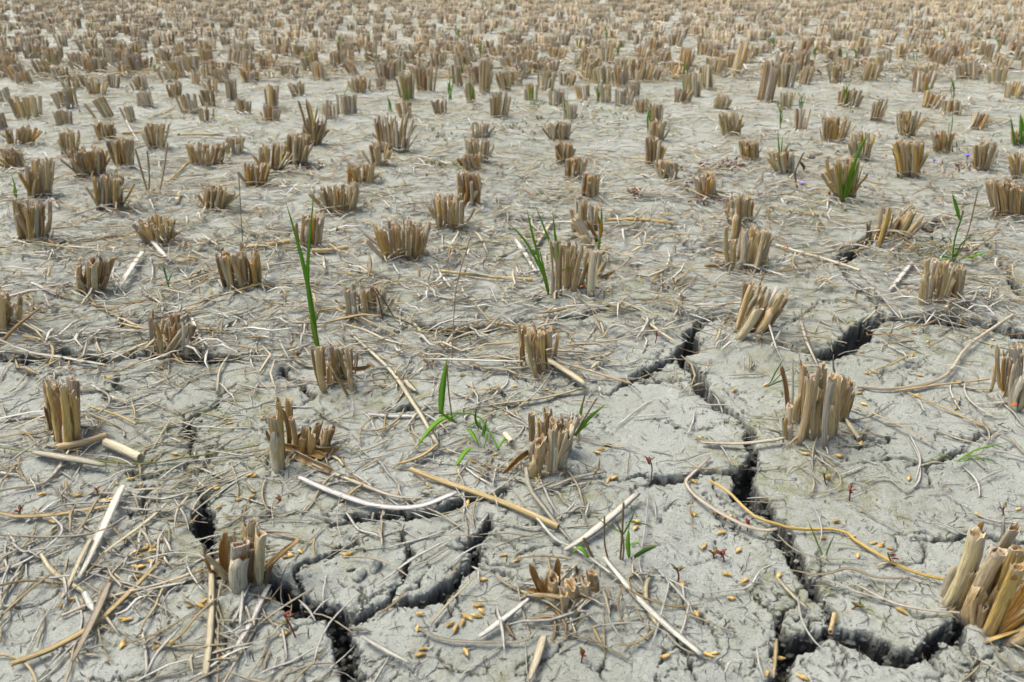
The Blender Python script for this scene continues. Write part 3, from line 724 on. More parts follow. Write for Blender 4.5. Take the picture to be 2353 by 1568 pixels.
GRID = {}
def true_z(x, y):                                     # surface height with the cracks in it
    x = np.asarray(x, float); y = np.asarray(y, float)
    i = np.clip(np.searchsorted(GRID['ys'], y), 0, len(GRID['ys']) - 1)
    j = np.clip(np.rint((x / GRID['half'][i] + 1) * .5 * (GRID['nx'] - 1)), 0, GRID['nx'] - 1).astype(int)
    return GRID['Z'][i, j]
def build_ground():
    # rows crowd towards the near mud, columns widen with distance; it reaches to the horizon
    ys = [-0.6, -0.3, 0.0]
    y = 0.12
    while y < 12:
        ys.append(y); y += max(0.00105 * (y * y + .176) / 0.3, 0.0010) if y < 3.2 else max(0.0011 * (y * y) / 0.3, .01)
    ys += [12, 14, 17, 21, 27, 36, 50, 75, 110, 170, 260]
    ys = np.array(ys); ny = len(ys)
    nx = 840
    half = 0.80 * (np.maximum(ys, 0.1) * CP + CAM_H * SP) + 0.06
    half = np.where(ys > 11, half * 1.3, half)
    s = np.linspace(-1, 1, nx)
    Xg = s[None, :] * half[:, None]
    Yg = np.repeat(ys[:, None], nx, 1)
    Z = ground_z(Xg, Yg, True)
    for cx, cy, r in CLUMP_POS:
        i0, i1 = np.searchsorted(ys, [cy - 3.2 * r, cy + 3.2 * r])
        if i1 <= i0: continue
        xs, yy = Xg[i0:i1], Yg[i0:i1]
        d2 = (xs - cx) ** 2 + (yy - cy) ** 2
        e = np.exp(-d2 / (1.6 * r) ** 2)
        Z[i0:i1] += e * (0.006 + 0.004 * vnoise(xs * 120, yy * 120, 21))
    # warp so that crack lips are ragged
    i1 = int(np.searchsorted(ys, 3.4))
    WX = Xg[:i1] + 0.0036 * vnoise(Xg[:i1] * 45, Yg[:i1] * 45, 31) + 0.0024 * vnoise(Xg[:i1] * 130, Yg[:i1] * 130, 32) + 0.0014 * vnoise(Xg[:i1] * 380, Yg[:i1] * 380, 35)
    WY = Yg[:i1] + 0.0036 * vnoise(Xg[:i1] * 45, Yg[:i1] * 45, 33) + 0.0024 * vnoise(Xg[:i1] * 130, Yg[:i1] * 130, 34) + 0.0014 * vnoise(Xg[:i1] * 380, Yg[:i1] * 380, 36)
    D = np.zeros_like(WX); E = np.full_like(WX, 9.0); E2 = np.full_like(WX, 9.0); UX = np.zeros_like(WX); UY = np.zeros_like(WX)
    for x0, y0, w0, x1, y1, w1 in crack_segments():
        pad = max(w0, w1) * 0.8 + 0.022
        a, b = np.searchsorted(ys[:i1], [min(y0, y1) - pad, max(y0, y1) + pad])
        if b <= a: continue
        h0, h1 = half[a], half[b - 1]
        lo = min((min(x0, x1) - pad) / h0, (min(x0, x1) - pad) / h1); hi = max((max(x0, x1) + pad) / h0, (max(x0, x1) + pad) / h1)
        c0, c1 = np.searchsorted(s, [lo, hi])
        if c1 <= c0: continue
        px, py = WX[a:b, c0:c1], WY[a:b, c0:c1]
        dx, dy = x1 - x0, y1 - y0
        t = np.clip(((px - x0) * dx + (py - y0) * dy) / (dx * dx + dy * dy + 1e-12), 0, 1)
        dist = np.hypot(px - x0 - t * dx, py - y0 - t * dy)
        w = w0 + (w1 - w0) * t
        hw = w * 0.5
        # depth at a point follows how far it is inside the lips: steep near the lip, deepest in the middle
        q = np.clip((hw - dist) / np.minimum(hw * 0.8, 0.0055), 0, 1)
        dep = (q * q * (3 - 2 * q)) * np.minimum(0.048, 2.4 * w + 0.006)
        D[a:b, c0:c1] = np.maximum(D[a:b, c0:c1], dep)
        rel = dist - hw; nearer = rel < E2[a:b, c0:c1]
        E2[a:b, c0:c1] = np.where(nearer, rel, E2[a:b, c0:c1])
        ox, oy = px - x0 - t * dx, py - y0 - t * dy
        UX[a:b, c0:c1] = np.where(nearer, ox / (dist + 1e-5), UX[a:b, c0:c1]); UY[a:b, c0:c1] = np.where(nearer, oy / (dist + 1e-5), UY[a:b, c0:c1])
        E[a:b, c0:c1] = np.minimum(E[a:b, c0:c1], (dist - hw) / np.minimum(1, w / 0.008 + 0.15))
    n = vnoise(Xg[:i1] * 85, Yg[:i1] * 85, 41) + 0.6 * vnoise(Xg[:i1] * 200, Yg[:i1] * 200, 42)
    D *= (1 + 0.32 * n)
    lip = np.exp(-np.clip(E, 0, 1) / 0.006)
    Z[:i1] -= D + lip * 0.0009 * (0.7 + n * 0.6) * (E < 0.05)
    # crumbly, slightly undercut crack walls
    inside = np.clip((D - .004) / .012, 0, 1)
    und = .0045 * np.clip((D - .006) / .03, 0, 1)
    zz = Z[:i1]
    rx = vnoise(Xg[:i1] * 150 + zz * 210, Yg[:i1] * 150 - zz * 130, 71) + .7 * vnoise(Xg[:i1] * 60 - zz * 190, Yg[:i1] * 60 + zz * 260, 72)
    ry = vnoise(Xg[:i1] * 150 - zz * 170, Yg[:i1] * 150 + zz * 230, 73) + .7 * vnoise(Xg[:i1] * 60 + zz * 240, Yg[:i1] * 60 - zz * 180, 74)
    GRID.update(ys=ys, half=half, Z=Z, nx=nx)
    Xg = Xg.copy(); Yg = Yg.copy()
    Xg[:i1] += UX * und + rx * .0024 * inside; Yg[:i1] += UY * und + ry * .0024 * inside
    wsel = (D > .004) & (D < .042) & (Yg[:i1] < 1.7)
    GRID['wall'] = np.stack([Xg[:i1][wsel], Yg[:i1][wsel], Z[:i1][wsel]], -1)
    CRACK_DK = np.zeros_like(Z); CRACK_DK[:i1] = np.clip((D + .0008 * rx - .0018) / .002, 0, 1)
    v = np.stack([Xg, Yg, Z], -1).reshape(-1, 3).astype('f')
    idx = np.arange(ny * nx).reshape(ny, nx)
    q = np.stack([idx[:-1, :-1], idx[:-1, 1:], idx[1:, 1:], idx[1:, :-1]], -1).reshape(-1, 4)
    me = bpy.data.meshes.new('ground')
    me.vertices.add(len(v)); me.vertices.foreach_set('co', v.ravel())
    me.loops.add(q.size); me.loops.foreach_set('vertex_index', q.ravel().astype(np.int32))
    me.polygons.add(len(q)); me.polygons.foreach_set('loop_start', np.arange(0, q.size, 4, dtype=np.int32))
    me.polygons.foreach_set('use_smooth', np.ones(len(q), bool))
    me.update(calc_edges=True)
    at = me.attributes.new('crack_dark', 'FLOAT', 'POINT'); at.data.foreach_set('value', CRACK_DK.astype('f').ravel())
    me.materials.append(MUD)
    o = bpy.data.objects.new('ground', me)
    COL.objects.link(o)
    tag(o, 'cracked grey dried mud of the harvested paddy field', None, None, 'structure')
    return o
build_ground()

# ------------------------------------------------------------------ near and middle stubble, stalk by stalk
GRP = 'cut rice stubble clumps in the dry field'
def add_stalk(parent, loc, P0, P1, r, kind, tn, near=True):
    mb = MB()
    sink = (P0 - P1).normalized() * 0.006
    sides = 14 if near else 8
    if kind == 'c':
        culm(mb, P0 + sink, P1, r * random.uniform(0.82, 0.98), r, sides, 5 if near else 4, near, 0.6)
    elif kind in 'sS':
        face = None
        if kind == 'S': face = math.pi / 2 + random.uniform(-0.5, 0.5) + 0.0
        sheath(mb, P0 + sink, P1, r * 0.9, r, 8 if near else 6, 6 if near else 4, face)
    else:
        L = (P1 - P0).length
        mid = (P0 + P1) / 2 + Vector((random.uniform(-1, 1), random.uniform(-1, 1), random.uniform(-.3, 1))) * L * 0.07
        strip(mb, smooth_path([P0 + sink, mid, P1], 7), r * 2, 0.2, (0.9, 0.35), up=Vector((0, -1, 0.2)), twist=random.uniform(-1, 1), inner=random.choice((0, 0, .5)))
    ov = None
    if kind == 'c' and near and (P1 - P0).length > r * 4 and r < .0072:
        ov = []
        for q in range(random.choice((0, 0, 1, 1, 2))):
            m2 = MB(); f = random.uniform(.35, .86)
            sheath(m2, P0 + sink, P0.lerp(P1, f) + Vector((random.gauss(0, .12) * r, -abs(random.gauss(.05, .1)) * r, 0)), r * .99, r * random.uniform(1.02, 1.16), 7, 5, -math.pi / 2 + random.gauss(0, 1.3), tip=.22)
            ov.append(m2)
    o = mb.build('stalk' if kind == 'c' else ('sheath' if kind in 'sS' else 'leaf_strip'), STALK, parent, loc, tone(tn))
    for m2 in ov or ():
        m2.build('sheath', STALK, o, loc, tone(random.choice([tn, tn, 'light', 'tan'])))
    return o

for lab, cx, cy, ss, gs in heroes:
    loc = (cx, cy, gz(cx, cy))
    e = empty('rice_stubble_clump', loc)
    tag(e, lab, 'stubble', GRP)
    for (xb, yb, xt, yt, w, k, tn), (gx, gy) in zip(ss, gs):
        z0 = gz(gx, gy)
        P0 = Vector((gx, gy, z0))
        P1 = up_at(xt, yt, gy)
        lean = math.hypot(xt - xb, yt - yb)
        if yt > yb - 0.30 * lean:                     # lying outwards on the mud
            x1, y1 = G(xt, yt); h = 0.008
            P1 = Vector((x1, y1, gz(x1, y1) + h))
            P0.z += 0.006
        else:
            # stalks spread a little to the front and the back of the clump too
            P1.y += random.uniform(-0.1, 0.1) * (P1.z - z0)
        r = w * 0.5 * mpp(gy) * 0.97
        add_stalk(e, loc, P0, P1, r, k, tn, True)

    # inner stalks filling the clump, many in browner tones
    cs = [(s, g) for s, g in zip(ss, gs) if s[5] == 'c']
    for q in range(8):
        (s1, g1), (s2, g2) = random.sample(cs, 2)
        if abs(s1[0] - s2[0]) > 80: continue
        u = random.uniform(.25, .75)
        gx, gy = g1[0] + (g2[0] - g1[0]) * u, g1[1] + (g2[1] - g1[1]) * u + .004
        t1, t2 = up_at(s1[2], s1[3], g1[1]), up_at(s2[2], s2[3], g2[1])
        P0 = Vector((gx, gy, gz(gx, gy))); P1 = t1.lerp(t2, u); P1.y += .004
        P1 = P0.lerp(P1, random.uniform(.6, .92))
        add_stalk(e, loc, P0, P1, (s1[4] + s2[4]) * .25 * mpp(gy) * random.uniform(.7, .95), random.choice('ccs'), random.choice(['brown', 'gtan', 'brown', 'tan', 'orange']), True)

TN = ['tan'] * 5 + ['gtan'] * 4 + ['light'] * 2 + ['gold'] * 2 + ['brown'] * 3 + ['pink'] * 2 + ['grey', 'orange']
def size_word(w, h):
    return ('tall ' if h > 0.075 else 'short ' if h < 0.045 else '') + ('wide ' if w > 0.062 else 'narrow ' if w < 0.036 else '')
for m, x, y in mids:
    xb, yb, bw, xt, tw, yt = m
    loc = (x, y, gz(x, y))
    P1c = up_at(xt, yt, y)
    h = max(0.03, P1c.z - loc[2]) * 1.02
    k = mpp(y)
    w0, w1 = bw * k, tw * k
    near = yb > 300
    rs = random.Random(int(xb * 7 + yb))
    if near:
        e = empty('rice_stubble_clump', loc)
        dom = rs.choice(['tan', 'gtan', 'light', 'gold', 'brown'])
        n = int(min(40, max(16, w1 / 0.005 * 2.9)))
        for q in range(n):
            u = -1 + 2 * (q + rs.uniform(.1, .9)) / n
            v = rs.uniform(-1, 1) * math.sqrt(max(0.05, 1 - u * u * 0.8))
            P0 = Vector((x + u * w0 * 0.46, y + v * w0 * 0.32, loc[2]))
            hh = h * rs.uniform(0.91, 1.03) if rs.random() > 0.14 else h * rs.uniform(0.5, 0.85)
            if xb == 720 and rs.random() < 0.7: hh = h * rs.uniform(0.3, 0.6)
            P1 = Vector((P1c.x + u * w1 * 0.47 + rs.gauss(0, .0035), y + v * w1 * 0.42 + rs.gauss(0, .004), loc[2] + hh))
            if rs.random() < 0.07: P1 = P1 + Vector((math.copysign(1, u) * w1 * 0.3, -0.01, -hh * 0.25))
            kd = rs.choices('csf', (8, 1.7, 0.8))[0]
            add_stalk(e, loc, P0, P1, rs.uniform(.0023, .0043) * (0.45 if kd == 'f' else 1), kd, rs.choice(TN + [dom] * 5), False)
        head = SPECIAL.get((xb, yb))
        tag(e, None, 'stubble', GRP)
    else:
        e = None
    sw = size_word(w1, h)
    if near:
        lab = head or uniq(f"{sw}{ {'gtan':'grey-tan','light':'pale'}.get(dom, dom) } stubble clump", x, y, loc[2] + h * .5) or uniq(f"{sw}cut stubble clump", x, y, loc[2] + h * .4)
        e['label'] = lab

def far_clump_geom(rs, sides=5, simple=False):
    mb = MB(); tint = []
    n = rs.randint(11, 15) if simple else rs.randint(15, 21)
    w0, w1 = rs.uniform(.02, .03), rs.uniform(.026, .04)
    for q in range(n):
        u = -1 + 2 * (q + rs.uniform(.1, .9)) / n; v = rs.uniform(-1, 1)
        P0 = Vector((u * w0, v * w0 * 0.8, -0.012)); P1 = Vector((u * w1 + rs.gauss(0, .003), v * w1 * 0.8 + rs.gauss(0, .003), rs.uniform(.88, 1.04) if rs.random() > .15 else rs.uniform(.5, .8)))
        P1.z *= 0.062
        r = rs.uniform(.0032, .0055) * (1.25 if simple else 1)
        t, a, b = frame(P1 - P0)
        k0 = len(mb.v)
        rr = [[P + (a * math.cos(6.2832 * j / sides) + b * math.sin(6.2832 * j / sides)) * rad + (t * rs.uniform(-.6, .6) * r if iv == 1 else t * 0) for j in range(sides)] for iv, (P, rad) in enumerate(((P0, r * .85), (P1, r)))]
        mb.grid(rr, [[(j / sides + q * .37, iv * 1.0, 0) for j in range(sides)] for iv in (0, 1)])
        if simple:
            mb.cap([k0 + sides + j for j in range(sides)])
            cc = tone(rs.choice(TN), 0.2); gg = sum(cc[:3]) / 3
            tint += [tuple((v * .72 + gg * .28) * .82 for v in cc[:3]) + (1,)] * (len(mb.v) - k0); continue
        rim = [P1 + (p - P1) * .55 - t * r * .9 for p in rr[1]]
        g = mb.grid([rr[1], rim], [[(j / sides, 1, 0) for j in range(sides)], [(j / sides, 1, 1) for j in range(sides)]])
        mb.cap([g + sides + j for j in range(sides)])
        c = tone(rs.choice(TN), 0.2); g = sum(c[:3]) / 3; c = tuple(v * .8 + g * .2 for v in c[:3]) + (1,)
        tint += [c] * (len(mb.v) - k0)
    return mb, tint
fv = []
for k in range(14):
    mb, tint = far_clump_geom(random.Random(100 + k))
    fv.append((mb, tint))
protos = []
for mb, tint in fv:
    o = mb.build('rice_stubble_clump', STALK_FAR, None, None, (1, 1, 1, 1), True, tint)
    protos.append(o)
protos_used = [False] * len(protos)
def place_far(x, y, sx, sz, rs, head=None):
    k = rs.randrange(len(protos))
    if not protos_used[k]:
        o = protos[k]; protos_used[k] = True
    else:
        o = protos[k].copy(); COL.objects.link(o)
    z = gz(x, y)
    o.location = (x, y, z); o.rotation_euler = (rs.gauss(0, .12), rs.gauss(0, .14), rs.uniform(0, 6.28))
    o.scale = (sx, sx, sz)
    b = rs.uniform(.9, 1.25); o.color = (b, b * rs.uniform(.95, 1.02), b * rs.uniform(.88, 1.02), 1)
    word = 'pale' if b > 1.13 else 'dull brown' if b < .99 else 'tan'
    hw = 'tall' if sz > 1.15 else 'short' if sz < .8 else 'upright'
    lab = uniq(f"{hw} {word} stubble clump", x, y, z) or uniq(f"{hw} {word} stubble tuft", x, y, z) or uniq(f"small {word} stubble tuft", x, y, z)
    tag(o, lab, 'stubble', GRP)
    return o
n_ind = len(heroes) + sum(1 for m in mids if m[0][1] > 300)
for m, x, y in mids:
    if m[1] > 300: continue
    P1c = up_at(m[3], m[5], y)
    k = mpp(y)
    rs = random.Random(int(m[0] * 3 + m[1]))
    place_far(x, y, max(.6, m[4] * k / 0.066), max(.6, (P1c.z - gz(x, y)) / 0.062), rs)
    n_ind += 1
rest = []
for key, x, y in far:
    rs = random.Random(int(x * 1000) * 31 + int(y * 1000))
    if key < 90 and n_ind < 300:
        place_far(x, y, rs.uniform(.8, 1.25), rs.uniform(.65, 1.1), rs); n_ind += 1
    else:
        rest.append((x, y, rs))
for k, p in enumerate(protos):
    if not protos_used[k]: bpy.data.objects.remove(p)
# the crowded rows beyond
geo = [(np.array(mb.v), mb.f, np.array(mb.s), np.array(t)) for mb, t in [far_clump_geom(random.Random(300 + k), 3, True) for k in range(10)]]
V, F, S_, T = [], [], [], []
off = 0
for x, y, rs in rest:
    v, f, s, t = geo[rs.randrange(len(geo))]
    a = rs.uniform(0, 6.28); c, d = math.cos(a), math.sin(a); k = rs.uniform(.8, 1.3); kz = rs.uniform(.6, 1.05)
    w = np.stack([(v[:, 0] * c - v[:, 1] * d) * k + x, (v[:, 0] * d + v[:, 1] * c) * k + y, v[:, 2] * kz + float(ground_z([x], [y])[0])], -1)
    V.append(w); S_.append(s); T.append(t * [rs.uniform(.8, 1.15)] * 1)
    F += [tuple(i + off for i in q) for q in f]; off += len(v)
mb = MB(); mb.v = np.concatenate(V).tolist(); mb.f = F; mb.s = np.concatenate(S_).tolist()
o = mb.build('distant_stubble', STALK_FAR, None, None, (1, 1, 1, 1), True, np.concatenate(T))
tag(o, 'crowded far rows of cut rice stubble at the top of the field', 'stubble', None, 'stuff')

# ------------------------------------------------------------------ fallen straw, piece by piece
Z1, Z2, Z3 = (0, 1011, .3552), (781.3, 1011, .3552), (1525.8, 1011, .3552)
Z4, Z5, Z6 = (0, 551.5, .3517), (781.3, 551.5, .3517), (1525.8, 551.5, .3517)
Z7, Z8, Z9 = (0, 229.8, .3516), (781.3, 229.8, .3516), (1525.8, 229.8, .3516)
ZD = (0, 0, 1.0)
STRAWS = [  # crop, points, width, kind (b flat blade, t round culm), tone, label head
 (Z1,[(815,365),(680,650),(530,950)],62,'b','white','broad flat whitish straw blade'),(Z1,[(615,715),(520,890),(410,1070)],36,'b','light','straight pale straw beside a broader blade'),
 (Z1,[(1090,455),(900,620),(700,800)],36,'b','light','split pale straw blade'),(Z1,[(1050,850),(690,1180),(380,1370),(90,1500)],50,'b','tan','long tan straw blade'),
 (Z1,[(725,980),(640,1200),(490,1490)],56,'b','pink','broad greyish straw blade'),(Z1,[(1390,900),(1385,1200),(1345,1600)],52,'b','light','upright-lying pale flat straw'),
 (Z1,[(1760,1020),(1640,1230),(1540,1400)],42,'b','white','stubby white straw blade'),(Z1,[(1590,1040),(1570,1280)],26,'b','white','small white straw'),
 (Z1,[(-30,650),(350,680),(650,660),(830,560)],15,'t','pink','thin grey curved straw'),(Z1,[(-20,1010),(200,960),(430,965)],16,'t','brown','thin brown straw'),
 (Z1,[(270,760),(360,900),(560,1030)],30,'b','light','bent pale straw'),(Z1,[(560,1030),(620,1150)],46,'b','white','short wide white straw scrap'),
 (Z1,[(530,900),(820,850),(1100,780),(1290,790),(1370,880),(1410,1000)],15,'b','white','thin white arching straw'),(Z1,[(540,0),(440,160),(320,310),(100,360),(-20,390)],20,'t','light','kinked slender straw'),
 (Z1,[(400,130),(550,95),(700,30)],46,'t','tan','thick brown-tan culm piece with an orange end'),(Z1,[(240,150),(480,200),(700,230)],62,'b','grey','broad grey straw blade'),
 (Z1,[(700,80),(920,170)],62,'t','light','fat pale culm piece'),(Z1,[(-20,90),(300,140),(600,170),(950,185),(1300,130),(1680,60)],12,'t','green','long thin yellow-green grass stem'),
 (ZD,[(690,1118),(760,1150),(860,1183),(960,1187),(1050,1158)],19,'b','white','broad white straw blade curved like a bow'),(ZD,[(720,1085),(790,1115),(900,1160),(985,1172)],12,'b','light','curved pale straw above the bow-shaped blade'),
 (ZD,[(945,1098),(1110,1165),(1282,1242)],14,'t','tan','long straight tan culm with hollow end'),(Z2,[(1920,440),(1690,620),(1450,800)],58,'b','white','wide straight white straw blade'),
 (Z2,[(1700,850),(1880,1060),(2080,1240),(2329,1450)],46,'b','white','long white straw blade pointing down the slope'),(Z2,[(900,1330),(1060,1225),(1220,1120)],46,'b','white','straight flat white straw'),
 (Z2,[(590,1260),(700,1120),(860,980)],22,'b','light','slim pale straw'),(Z2,[(505,1290),(680,1352),(1000,1358),(1190,1355),(1280,1300)],24,'b','grey','bent grey straw'),
 (Z2,[(150,1330),(300,1430),(460,1510)],30,'b','white','white straw sliver'),(Z2,[(1320,1340),(1280,1450),(1225,1600)],60,'b','light','broad pale straw leaving the bottom edge'),
 (Z2,[(1990,400),(1965,650),(1935,920),(2110,960),(2080,1150),(2000,1420)],14,'b','white','thin looping white straw'),(Z2,[(2070,1250),(1900,1380),(1770,1410)],19,'b','tan','curved tan straw'),
 (Z2,[(1270,610),(1400,740),(1600,790)],26,'b','white','white straw curl'),(Z2,[(1200,280),(1230,420),(1340,560),(1500,740)],34,'b','grey','grey straw blade'),(Z2,[(1350,380),(1500,320),(1710,270)],30,'b','grey','grey straw blade'),
 (ZD,[(800,765),(892,852),(950,940),(1008,1040)],12,'b','light','long pale straw bent at a sharp knee'),(ZD,[(1008,1040),(975,1062),(915,1082)],11,'b','tan','tan straw joining a longer kneed one'),
 (Z5,[(1310,800),(1450,890),(1600,990)],52,'b','light','wide pale straw blade'),(Z5,[(1600,985),(1300,1060),(920,1132)],34,'b','gtan','long grey-tan straw blade'),
 (Z5,[(1420,835),(1640,885),(1890,942)],14,'t','tan','thin straight tan culm'),(Z5,[(800,800),(960,860),(1200,890)],24,'b','gtan','grey-tan straw'),
 (Z5,[(640,210),(960,240),(1260,255)],22,'t','tan','straight tan culm'),(Z5,[(1150,20),(1230,130),(1280,220)],36,'b','white','white flat straw'),(Z5,[(880,1010),(1050,985)],26,'b','tan','short tan husk strip'),
 (Z5,[(1170,1130),(1300,1010),(1415,835)],14,'b','light','slender straw'),(Z5,[(430,940),(500,1010)],40,'b','light','short pale straw scrap'),(Z5,[(1080,1320),(1120,1380)],44,'t','light','stubby culm scrap'),
 (Z5,[(820,605),(950,600),(1080,588)],22,'b','light','pale straw by the crack'),(Z5,[(1640,860),(1700,820),(1840,810)],26,'b','light','pale bent straw'),
 (Z6,[(240,1360),(500,1368),(700,1345),(780,1325)],36,'b','light','curved thick pale straw'),(Z6,[(890,570),(930,690),(1000,830)],30,'b','light','pale straw blade'),(Z6,[(720,50),(980,125),(1270,228)],18,'t','light','long straight pale culm'),
 (Z6,[(1380,380),(1540,545)],18,'b','white','thin white straw'),(Z6,[(1620,170),(1530,280),(1470,350)],36,'b','white','white leaf-shaped straw'),(Z6,[(1500,1010),(1800,955),(2120,935)],14,'t','tan','thin tan culm'),
 (Z6,[(2270,520),(2100,640),(1950,760),(1850,900),(1700,960),(1480,990),(1260,970)],24,'t','light','very long pale straw bending like a bow'),(Z6,[(1230,1090),(1500,1220),(1760,1350)],22,'b','light','long pale straw'),
 (Z6,[(1590,1010),(1850,1110),(2100,1220)],12,'t','tan','thin tan stem'),(Z6,[(1130,1120),(1270,1320)],26,'t','gtan','stalk piece leaning away from the broad clump'),(Z6,[(1600,1270),(1670,1430),(1640,1580)],14,'b','white','thin white straw'),
 (Z3,[(290,150),(180,260),(135,320),(200,420),(330,520),(500,620),(640,660),(720,650)],28,'b','light','big C-shaped pale straw blade'),
 (Z3,[(290,320),(420,400),(560,540),(700,590),(850,625),(1130,620),(1250,700),(1500,840),(1680,910),(1800,940)],22,'t','gold','long golden knotted stem'),
 (Z3,[(720,940),(830,1060),(910,1140)],30,'b','light','split pale straw'),(Z3,[(850,1080),(880,1210),(950,1330),(1030,1420)],16,'b','white','thin white straw'),(Z3,[(1220,990),(1500,1100),(1890,1185)],14,'t','light','thin straight straw'),
 (Z3,[(930,440),(990,560),(1000,700),(905,860)],10,'b','white','thin white bent straw'),(Z3,[(720,680),(820,770),(1000,820),(1290,815)],14,'b','light','thin arching straw'),
 (Z3,[(0,950),(200,1040),(400,1030),(540,1000),(620,890),(720,850)],15,'b','white','S-curved thin straw'),(Z3,[(790,910),(1000,940),(1180,890),(1350,930),(1580,925)],20,'b','pink','wavy greyish straw'),
 (Z3,[(1590,0),(1650,120),(1650,260),(1560,330),(1430,250),(1280,300)],14,'b','white','hook-shaped white straw'),(Z3,[(970,80),(1090,180),(1140,300),(1050,360),(870,400)],11,'b','light','thin curled straw'),
 (Z3,[(0,1300),(120,1400),(320,1470)],15,'b','light','thin pale straw'),(Z3,[(120,1200),(460,1285)],15,'b','light','thin pale straw'),(Z3,[(590,1400),(600,1500),(640,1600)],17,'b','white','white straw'),
 (Z3,[(1090,1180),(1060,1310)],36,'t','tan','short tan culm bridging the crack'),(Z3,[(720,1330),(710,1450),(695,1600)],28,'b','tan','tan leaf blade standing in the crack'),(Z3,[(380,1568),(420,1500),(500,1485)],16,'b','white','white curl'),
 (Z4,[(-20,728),(260,770),(580,825),(740,860)],28,'b','white','long white straw over the dark hollow'),(Z4,[(940,100),(870,220),(790,350)],42,'b','white','broad white straw blade'),(Z4,[(970,10),(1110,160)],36,'b','white','white straw blade'),
 (Z4,[(1260,530),(1300,640),(1340,740)],30,'b','white','white strip hanging by the slanting clump'),(Z4,[(920,340),(1030,400),(1110,480)],20,'b','light','pale straw'),(Z4,[(600,420),(800,520),(910,600)],26,'b','tan','tan straw blade'),
 (Z4,[(740,800),(860,740),(980,710)],36,'b','light','thick pale straw'),(Z4,[(1210,460),(1500,370),(1760,310),(2060,300)],26,'b','gold','long golden straw'),(Z4,[(1600,75),(1750,65),(1900,50)],30,'t','tan','tan culm'),
 (Z4,[(2040,95),(2280,70)],30,'t','tan','tan culm'),(Z4,[(1260,520),(1560,475)],18,'b','white','white straw'),(Z4,[(1420,1000),(1440,870),(1520,760),(1600,790)],19,'b','light','looped pale straw'),
 (Z4,[(610,980),(740,1050),(850,1090)],17,'b','white','thin white straw'),(Z4,[(600,1120),(760,1180),(900,1250)],17,'t','tan','tan stem'),(Z4,[(830,1190),(1070,1240)],13,'b','light','thin straw'),(Z4,[(1130,1190),(1000,1400)],14,'b','light','thin straw'),
 (Z4,[(870,1170),(1080,1070)],22,'b','light','pale straw'),(Z4,[(210,310),(430,380)],22,'b','white','white straw'),(Z4,[(80,110),(430,122)],18,'b','white','white straw'),(Z4,[(1300,600),(1450,610),(1640,570)],19,'b','brown','brownish straw'),
 (Z4,[(0,940),(80,820),(230,740)],12,'b','light','thin straw'),(Z4,[(750,190),(740,250),(790,330),(850,400)],12,'b','white','round-curled straw'),(Z4,[(980,110),(1000,200),(980,300),(880,370)],13,'b','white','round-curled straw'),
 (Z4,[(1150,170),(1220,240),(1250,290)],10,'b','white','thin curl'),(Z4,[(620,600),(640,700),(665,750)],16,'b','light','pale straw'),(Z4,[(60,860),(250,880),(420,800)],18,'b','gtan','curved straw'),
 (Z8,[(1730,825),(1950,838),(2170,852)],22,'t','gold','straight golden culm lying loose'),(Z8,[(580,1005),(900,955),(1100,930)],14,'b','tan','thin tan straw'),(Z8,[(1250,1005),(1390,820)],30,'b','light','pale straw'),
 (Z8,[(930,495),(1100,500),(1250,550),(1420,600)],10,'b','light','thin bowed straw'),(Z8,[(980,340),(1400,355)],11,'b','light','thin straight straw'),(Z8,[(1140,920),(1190,1000),(1240,1046)],30,'b','white','white straw'),
 (Z9,[(680,720),(900,770),(1180,775)],20,'b','gold','long straw with a forked end'),(Z9,[(1740,800),(1840,750),(1960,755)],15,'b','light','kinked pale straw'),(Z9,[(1070,640),(1060,750)],11,'b','white','white straw'),(Z9,[(1080,640),(1180,750)],11,'b','white','white straw'),
 (Z9,[(670,640),(760,590),(850,520)],12,'b','white','white straw'),(Z9,[(270,460),(450,440),(620,420)],16,'b','light','pale straw'),(Z7,[(960,120),(1170,40)],20,'b','light','pale straw'),(Z7,[(820,140),(900,260)],14,'b','white','white straw'),
 (Z7,[(1260,370),(1080,550)],15,'t','tan','tan straw'),(Z7,[(1160,235),(1460,240)],15,'t','tan','tan culm'),(Z7,[(800,215),(950,205)],18,'t','gold','golden culm piece'),(Z7,[(1180,610),(1150,680)],26,'b','light','pale scrap'),
 (Z7,[(340,650),(380,700)],26,'b','white','white scrap'),(Z7,[(560,765),(670,780)],20,'b','light','pale scrap'),(Z7,[(1780,480),(1670,570)],26,'t','light','pale culm propped on a clump'),
]
TONE['green'] = (0.34, 0.36, 0.10)
SG = 'fallen straw pieces on the mud'
n_straw = 0
def lay_straw(P2, w, kind, tn, head, lift=0.0):
    """P2: ground points; w metres"""
    global n_straw
    n = max(7, min(18, int(4 * len(P2))))
    P = [Vector((x, y, 0)) for x, y in P2]
    Q = smooth_path(P, n)
    base = [gz(p.x, p.y) for p in Q]
    ph, a = random.uniform(0, 6.28), random.uniform(0.001, 0.005)
    for i, p in enumerate(Q):
        # rest on the higher spots: average of neighbours
        lo, hi = max(0, i - 2), min(n, i + 3)
        p.z = max(base[i], sum(base[lo:hi]) / (hi - lo)) + w * 0.35 + 0.0012 + lift + a * (0.5 + 0.5 * math.sin(ph + 3.5 * i / n)) 
    mid = Q[n // 2]
    lab = uniq(head, mid.x, mid.y, mid.z)
    if lab is None: return None
    mb = MB()
    if kind == 't': tube(mb, Q, w * 0.5, 7)
    else: strip(mb, Q, w, 0.14, (0.75, random.uniform(0.35, 0.9)), twist=random.uniform(-0.35, 0.35), fold=random.uniform(-.2, .3))
    o = mb.build('straw', STRAW, None, tuple(mid), tone(tn, 0.1))
    tag(o, lab, 'straw', SG)
    n_straw += 1
    return o
